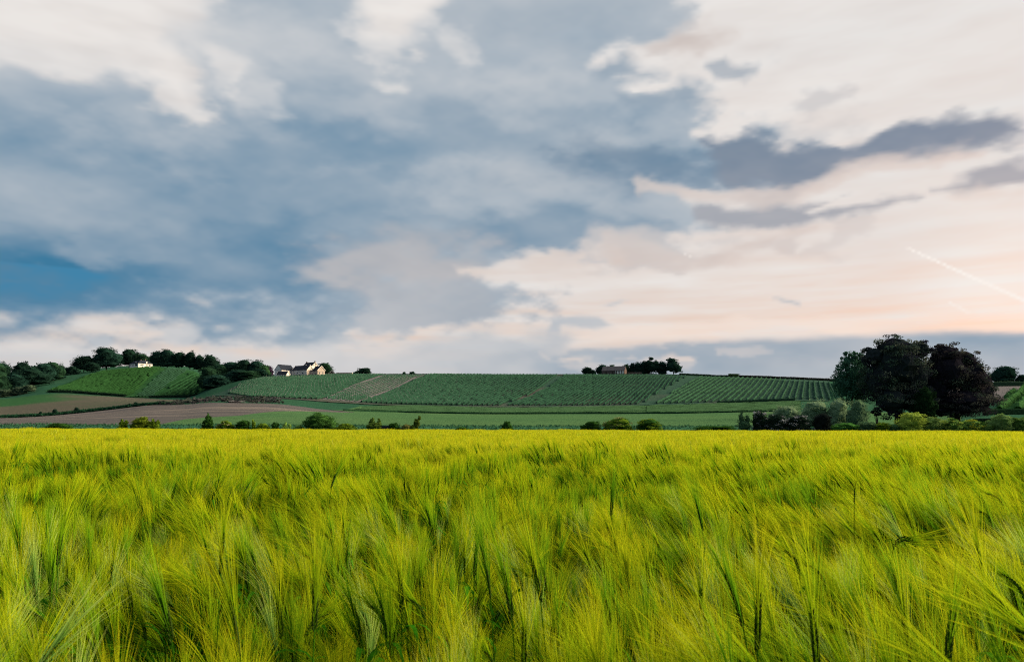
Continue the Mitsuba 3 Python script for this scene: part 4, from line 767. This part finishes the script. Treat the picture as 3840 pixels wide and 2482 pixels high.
# ---- the barley ----
AWN = [(0.450, 0.480, 0.010), (0.340, 0.440, 0.010), (0.235, 0.375, 0.012), (0.490, 0.475, 0.010), (0.440, 0.520, 0.120)]
AWN_FAR = [(0.430, 0.430, 0.014), (0.380, 0.420, 0.012), (0.300, 0.390, 0.012), (0.470, 0.440, 0.014), (0.480, 0.520, 0.100)]
LEAF, STEM, EAR = (0.024, 0.130, 0.005), (0.034, 0.125, 0.005), (0.035, 0.080, 0.008)
ROOT = np.array([0.22, 0.52, 0.4])                    # awns are greener where they leave the ear, darkened too for shade between tufts
def ribbon(mb, pts, w, side, c0, c1):
    """A tapering strip along pts."""
    pts = np.asarray(pts, float); m = len(pts)
    side = np.asarray(side, float) / (np.linalg.norm(side) + 1e-9)
    k = np.linspace(0, 1, m)[:, None]
    w = np.asarray(w)[:, None] * 0.5
    v = np.concatenate([pts - side * w, pts[:-1] + side * w[:-1]])
    c = np.concatenate([k, k[:-1]]); c = np.array(c0) * (1 - c) + np.array(c1) * c
    f = []
    for i in range(m - 1):
        f.append((i, i + 1, m + i))
        if i < m - 2: f.append((i + 1, m + i + 1, m + i))
    mb.add(v, f, c)
def awn_fan(mb, axis_pts, n, length, width, spread, segs, r, c0, c1, droop):
    """Awns leaving both sides of the ear and fanning out."""
    p = np.asarray(axis_pts); t = p[-1] - p[0]; t = t / np.linalg.norm(t)
    s1 = np.cross(t, [0, 1, 0.2]); s1 /= np.linalg.norm(s1); s2 = np.cross(t, s1)
    for i in range(n):
        q = (i + 0.5) / n; at = np.array([np.interp(q, np.linspace(0, 1, len(p)), p[:, k]) for k in range(3)])
        a = (i % 2) * np.pi + r.normal(0, 0.7); o = s1 * math.cos(a) + s2 * math.sin(a)
        sp = spread * (1.15 - 0.7 * q) * r.uniform(0.5, 1.3)
        d = t + o * sp; d /= np.linalg.norm(d)
        ln = length * r.uniform(0.85, 1.15) * (1.0 - 0.15 * q)
        k = np.linspace(0, 1, segs + 1)[:, None]
        pts = at + d * ln * k + o * ln * 0.10 * k ** 2 + np.array(droop) * ln * k ** 2
        ribbon(mb, pts, width * (1 - np.linspace(0, 1, segs + 1)) + 1e-5, np.cross(d, r.normal(size=3)), c0, c1)
def barley_axis(r, lean, nod, h=0.70, ear=0.085):
    """Stalk and ear as points: leaning towards +x, the ear nodding further."""
    a, p, pts = 0.03, np.zeros(3), [np.zeros(3)]
    for i in range(4):
        a = lean * (i + 1) / 4
        p = p + np.array([math.sin(a), r.normal(0, 0.03), math.cos(a)]) * h / 4
        pts.append(p)
    e = [p]
    for i in range(4):
        a += nod / 4
        p = p + np.array([math.sin(a), 0, math.cos(a)]) * ear / 4
        e.append(p)
    return np.array(pts), np.array(e)
def full_plant(mbs, r, lean, nod, awn, h=0.70, ear_l=0.085, awns=40, ear_col=EAR, leaf_at=(0.93, 0.70, 0.45)):
    """stalk, ear, beard, leaves: near plants with every kernel."""
    stalk, leafs, earb, beard = mbs
    st, e = barley_axis(r, lean, nod, h, ear_l)
    v, f = tube(np.vstack([st, e[1:2]]), [0.0022, 0.002, 0.0018, 0.0016, 0.0014, 0.001], 4); stalk.add(v, f, STEM)
    t = e[-1] - e[0]; t /= np.linalg.norm(t); s1 = np.cross(t, [0, 1, 0.2]); s1 /= np.linalg.norm(s1); s2 = np.cross(t, s1)
    roll = r.uniform(0, np.pi); s1, s2 = s1 * math.cos(roll) + s2 * math.sin(roll), s2 * math.cos(roll) - s1 * math.sin(roll)
    for i in range(20):
        q = i / 19; at = np.array([np.interp(q, np.linspace(0, 1, 5), e[:, k]) for k in range(3)])
        sg = 1 if i % 2 else -1; taper = 1 - 0.55 * abs(q - 0.4) ** 1.5
        d = t + s1 * sg * 0.32; d /= np.linalg.norm(d); o = np.cross(d, s2)
        c = at + s1 * sg * 0.0042 * taper; L, w, th = 0.0075 * taper, 0.0029 * taper, 0.0034 * taper
        v = np.array([c - d * L, c + o * w, c + s2 * th, c - o * w, c - s2 * th, c + d * L])
        earb.add(v, [(0, 1, 2), (0, 2, 3), (0, 3, 4), (0, 4, 1), (5, 2, 1), (5, 3, 2), (5, 4, 3), (5, 1, 4)], np.array(ear_col) * r.uniform(0.75, 1.3))
    awn_fan(beard, e, awns, r.uniform(0.15, 0.19), 0.0019, 0.22, 3, r, np.array(awn) * ROOT, np.array(awn), (0.10, 0, -0.04))
    for leafb, zf, ln in zip(leafs, leaf_at, (0.15, 0.22, 0.24)):
        p0 = np.array([np.interp(zf, np.linspace(0, 1, 5), st[:, k]) for k in range(3)])
        a = r.uniform(0, 2 * np.pi); o = np.array([math.cos(a), math.sin(a), 0]); k = np.linspace(0, 1, 6)[:, None]
        pts = p0 + o * ln * (0.75 * k) + np.array([0, 0, 1.0]) * ln * (0.75 * k - 0.95 * k ** 2.2)
        w = 0.015 * np.array([0.7, 1, 1, 0.8, 0.5, 0.0]); col = np.array(LEAF) * r.uniform(0.7, 1.3)
        ribbon(leafb, pts, w, np.cross(o, [0, 0, 1]) + r.normal(0, 0.3, 3), col, col * 1.15)
def light_plant(mb, r, lean, nod, awn, off, h, awns=15, wide=0.0026):
    st, e = barley_axis(r, lean, nod, h)
    st, e = st + off, e + off
    ribbon(mb, st[1:], [0.004] * 4, r.normal(size=3) * [1, 1, 0], STEM, STEM)
    t = e[-1] - e[0]; t /= np.linalg.norm(t); s1 = np.cross(t, [0, 1, 0.2]); s1 /= np.linalg.norm(s1); s2 = np.cross(t, s1); m = (e[0] * 0.55 + e[-1] * 0.45)
    v = np.array([e[0], m + s1 * 0.0055, m - s1 * 0.003 + s2 * 0.005, m - s1 * 0.003 - s2 * 0.005, e[-1]])
    mb.add(v, [(0, 1, 2), (0, 2, 3), (0, 3, 1), (4, 2, 1), (4, 3, 2), (4, 1, 3)], np.array(EAR) * r.uniform(0.7, 1.3))
    awn_fan(mb, e, awns, r.uniform(0.14, 0.18), wide, 0.20, 1, r, np.array(awn) * ROOT, awn, (0.10, 0, -0.04))
    for zf, ln in ((0.9, 0.16), (0.6, 0.24)):
        p0 = np.array([np.interp(zf, np.linspace(0, 1, 5), st[:, k]) for k in range(3)])
        a = r.uniform(0, 2 * np.pi); o = np.array([math.cos(a), math.sin(a), 0]); k = np.linspace(0, 1, 4)[:, None]
        col = np.array(LEAF) * r.uniform(0.7, 1.3)
        ribbon(mb, p0 + o * ln * 0.75 * k + np.array([0, 0, 1.0]) * ln * (0.8 * k - 0.9 * k ** 2.2), [0.010, 0.012, 0.010, 0.0], np.cross(o, [0, 0, 1]), col, col)
def pick_awn(r, kinds=AWN): return kinds[r.choice(5, p=[0.33, 0.27, 0.21, 0.16, 0.03])]
def shapegroup(name, mb):
    scene[name] = {"type": "shapegroup", "plants": mikit.ply(mb.mesh(), "barley_material", color=mb.col())}
r = np.random.default_rng(21)
NEAR, MID, FAR, VFAR = 14, 14, 6, 6
for i in range(NEAR):
    mb = MB(); lean = r.uniform(0.05, 0.45) if i < 11 else r.uniform(0.5, 0.8)
    full_plant((mb, [mb] * 3, mb, mb), r, lean, r.uniform(0.1, 0.6) if i < 10 else r.uniform(0.9, 1.7), AWN[[0, 1, 2, 0, 3, 1, 2, 0, 3, 4, 0, 1, 2, 0][i]], h=0.70 + r.normal(0, 0.035))
    shapegroup(f"barley_near_{i}", mb)
for i in range(MID):
    mb = MB()
    tall, lean0, kind = r.normal(0, 0.05), r.uniform(0.05, 0.4), pick_awn(r)
    if i >= 6: kind = pick_awn(r, AWN_FAR)
    for k in range(13):
        off = np.array([*r.normal(0, 0.058, 2), 0])
        light_plant(mb, r, lean0 + r.normal(0, 0.08), r.uniform(0.1, 0.7), kind if r.random() < 0.6 else pick_awn(r, AWN_FAR if i >= 6 else AWN), off, 0.70 + tall + r.normal(0, 0.025), awns=17, wide=0.0034)
    shapegroup(f"barley_mid_{i}", mb)
for i in range(FAR):
    mb = MB()
    for k in range(34):
        p = np.array([*r.uniform(-0.30, 0.30, 2), 0.62 + r.normal(0, 0.045)]); awn = np.array(pick_awn(r, AWN_FAR))
        for q in range(7):
            d = np.array([r.normal(0.30, 0.25), r.normal(0, 0.25), 1.0]); d /= np.linalg.norm(d)
            b = p + np.array([*r.normal(0, 0.012, 2), r.uniform(0, 0.05)])
            ribbon(mb, [b, b + d * r.uniform(0.16, 0.25)], [r.uniform(0.006, 0.011), 0], r.normal(size=3) * [1, 1, 0.2], awn * (0.5 + 0.5 * ROOT), awn)
        a = r.uniform(0, 2 * np.pi); o = np.array([math.cos(a), math.sin(a), 0.5])
        ribbon(mb, [p - [0, 0, 0.35], p - [0, 0, 0.12] + o * 0.05, p - [0, 0, 0.10] + o * 0.14], [0.016, 0.016, 0], np.cross(o, [0, 0, 1]), LEAF, LEAF)
    shapegroup(f"barley_far_{i}", mb)
for i in range(VFAR):
    mb = MB()
    for k in range(95):
        p = np.array([*r.uniform(-0.75, 0.75, 2), 0.60 + r.normal(0, 0.035)]); awn = np.array(pick_awn(r, AWN_FAR))
        for q in range(3):
            d = np.array([r.normal(0.25, 0.25), r.normal(0, 0.3), 1.0]); d /= np.linalg.norm(d)
            b = p + np.array([*r.normal(0, 0.03, 2), r.uniform(-0.06, 0.04)])
            ribbon(mb, [b, b + d * r.uniform(0.20, 0.30)], [r.uniform(0.024, 0.040), 0], r.normal(size=3) * [1, 1, 0.2], awn * (0.5 + 0.5 * ROOT), awn)
        ribbon(mb, [p - [0, 0, 0.30], p - [0, 0, 0.02]], [0.05, 0], r.normal(size=3) * [1, 1, 0], LEAF, LEAF)
    shapegroup(f"barley_vfar_{i}", mb)

TRACKS = [np.array(t, float) for t in ([(-6.2, 2.6), (-3.4, 4.7), (-2.0, 6.6), (0.5, 9.0), (4.0, 12.5), (9.0, 17.0), (16, 22)], [(-8, 4.6), (-4.6, 6.4), (-3.2, 8.4), (-0.8, 11.0), (3, 14.8), (8, 19.4)],
    [(-30, 27.6), (0, 27.0), (30, 25.6)], [(-30, 30.0), (0, 29.4), (30, 28.0)], [(-50, 50), (0, 49), (50, 47)], [(-50, 53), (0, 52), (50, 50)], [(-80, 84), (0, 84), (80, 82)], [(-80, 88), (0, 88), (80, 86)])]
def track_distance(x, y):
    best = np.full(np.shape(x), 99.0)
    for t in TRACKS:
        for (ax, ay), (bx, by) in zip(t[:-1], t[1:]):
            ex, ey = bx - ax, by - ay
            k = np.clip(((x - ax) * ex + (y - ay) * ey) / (ex * ex + ey * ey), 0, 1)
            best = np.minimum(best, np.hypot(x - ax - k * ex, y - ay - k * ey))
    return best
def spots(y0, y1, spacing, u=0.76, margin=1.2, soft=0.0):
    """Jittered places on the field between two distances, with soft borders."""
    xs = np.arange(-u * y1 - margin, u * y1 + margin, spacing); ys = np.arange(y0 - soft, y1 + soft, spacing)
    x, y = np.meshgrid(xs, ys, indexing="ij"); x = x.ravel() + rng.uniform(-.6, .6, x.size) * spacing; y = y.ravel() + rng.uniform(-.6, .6, y.size) * spacing
    k = np.abs(x) < u * y + margin
    edge = y + rng.uniform(-1, 1, y.size) * soft
    return x[k & (edge > y0) & (edge < y1)], y[k & (edge > y0) & (edge < y1)]
def nz(x, y, s, seed): return meshkit.fbm(np.stack([x * s, y * s, x * 0 + 0.5], -1), 3, seed) - 0.5
count = [0]
def sow(group, n, x, y, size, tuft=None):
    td = track_distance(x, y)
    hgt = 1 + 0.50 * nz(x, y, 2.2, 3) + 0.34 * nz(x, y, 0.45, 4) + rng.normal(0, 0.02, x.size)
    hgt += 0.30 * nz(x * 0.35, y, 0.30, 14)
    hgt *= 1 - 0.42 * np.exp(-(td / 0.55) ** 2) + 0.05 * np.exp(-((td - 1.1) / 0.5) ** 2)
    wind = 2.3 + 4.0 * nz(x, y, 0.9, 6) + 4.0 * nz(x, y, 3.0, 16) + rng.normal(0, 0.35, x.size)
    if tuft is None: tuft = (rng.uniform(-0.5, 0.5, x.size), rng.uniform(-0.5, 0.5, x.size))
    hgt += (0.22 if size == 1.0 else 0.10) * tuft[0]; wind += 1.3 * tuft[1]
    keep = (td > 0.2) & (hgt > 0.5)
    z = field_z(x, y)
    push = 0.9 * nz(x, y, 0.7, 8) + rng.normal(0, 0.06, x.size)
    pickn = rng.integers(n, size=x.size)
    if group == "barley_mid": pickn = np.where(rng.random(x.size) < np.clip((y - 6) / 9, 0, 1), 6 + pickn % 8, pickn % 6)
    for i in np.nonzero(keep)[0]:
        c, s = math.cos(wind[i]), math.sin(wind[i]); k = size * rng.uniform(0.93, 1.07); h = k * hgt[i]
        m = np.array([[c * k, -s * k, c * push[i] * h, x[i]], [s * k, c * k, s * push[i] * h, y[i]], [0, 0, h, z[i]], [0, 0, 0, 1.0]])
        count[0] += 1
        scene[f"barley__{count[0]:05d}"] = {"type": "instance", "group": {"type": "ref", "id": f"{group}_{pickn[i]}"}, "to_world": T(m)}
x, y = spots(0.75, 4.6, 0.064, margin=1.3, soft=0.7)
gx, gy = np.floor(x / 0.25), np.floor(y / 0.25)            # plants stand in tufts
hx, hy = meshkit.noise(np.stack([gx, gy, gx * 0], -1), 71), meshkit.noise(np.stack([gx, gy, gx * 0], -1), 72)
x, y = x + 0.74 * ((gx + 0.15 + 0.7 * hx) * 0.25 - x), y + 0.74 * ((gy + 0.15 + 0.7 * hy) * 0.25 - y)
sow("barley_near", NEAR, x, y, 1.0, (meshkit.noise(np.stack([gx, gy, gx * 0], -1), 73) - 0.5, meshkit.noise(np.stack([gx, gy, gx * 0], -1), 74) - 0.5))
x, y = spots(4.6, 15.0, 0.225, soft=1.4, u=0.78, margin=1.6); sow("barley_mid", MID, x, y, 1.0)
x, y = spots(15.0, 46.0, 0.53, soft=3.0, u=0.75, margin=2); sow("barley_far", FAR, x, y, 1.001)
x, y = spots(46.0, 117.0, 1.4, soft=4.0, u=0.74, margin=3); y = np.minimum(y, 117.0); sow("barley_vfar", VFAR, x, y, 1.001)
label("barley", "ripening yellow green bearded barley of the foreground field", kind="stuff")

# single ears that stand out of the crop in the foreground: (picture column, row of the ear, distance, lean, nod, heading)
HERO = [(905, 537, 2.75, 0.35, 1.9, -0.15), (508, 590, 1.75, 0.10, 0.35, 2.6), (487, 570, 1.85, 0.12, 0.25, 2.7), (536, 575, 1.9, 0.15, 0.30, 2.75), (222, 551, 2.2, 0.05, 0.15, 1.7), (335, 475, 3.9, 0.25, 0.9, 1.1), 
        (735, 596, 1.65, 0.2, 0.35, 2.6), (758, 618, 1.55, 0.15, 0.3, 1.0), (815, 640, 1.35, 0.05, 0.2, 1.6), (950, 632, 1.45, 0.25, 0.5, 0.7), (166, 612, 1.6, 0.4, 0.6, 2.5), (236, 622, 1.5, 0.3, 0.5, 2.4), 
        (1008, 612, 1.7, 0.4, 0.5, 2.6), (430, 520, 2.9, 0.25, 0.4, 2.4), (612, 500, 3.3, 0.2, 0.4, 1.2), (855, 490, 3.7, 0.25, 0.5, 0.8), 
        (315, 600, 1.7, 0.15, 0.3, 1.9), (60, 545, 2.4, 0.3, 0.5, 2.0), (700, 515, 3.0, 0.2, 0.35, 2.0), (980, 560, 2.2, 0.15, 0.3, 1.4)]
for i, (px, row, Y, lean, nod, head) in enumerate(HERO):
    rr = np.random.default_rng(100 + i); mbs = (MB(), [MB(), MB(), MB()], MB(), MB())
    # the plant is bent at its foot so that its ear stands at the given place
    st, e = barley_axis(np.random.default_rng(100 + i), lean, nod)
    X = u_of(px, row) * Y; top = ZC + slope(row) * Y - float(field_z(X, Y))
    full_plant(mbs, rr, lean, nod, AWN[(0, 1, 2, 3)[i % 4]], ear_l=0.078, awns=40, ear_col=(0.036, 0.070, 0.010), leaf_at=(0.62, 0.5, 0.4))
    k = top / e[2][2]
    c, s = math.cos(head), math.sin(head)
    M = np.array([[c, -s, 0], [s, c, 0], [0, 0, 1]]) 
    off = M @ np.array([e[2][0], e[2][1], 0])
    key = numbered("barley_plant")
    for mb, name in [(mbs[0], "stalk"), (mbs[2], "ear"), (mbs[3], "beard")] + [(m, "leaf") for m in mbs[1]]:
        v = mb.mesh()[0] * np.array([1, 1, k])
        v = v @ M.T + np.array([X - off[0], Y - off[1], float(field_z(X, Y))])
        put(f"{key}__{name}", (v, mb.mesh()[1]), "barley_material", mb.col())
    if i == 0: label(key, "barley plant with its dark ear bent sharply over to the right", "barley plant")
    else:
        way = "leaning left" if math.cos(head) * lean < -0.08 else "leaning right" if math.cos(head) * lean > 0.08 else "standing upright"
        nth = sorted(h[0] for h in HERO).index(px) + 1
        label(key, f"barley with a dark ear {way}, {ordinal(nth)} of the single ears", "barley plant", "single barley plants in the foreground")
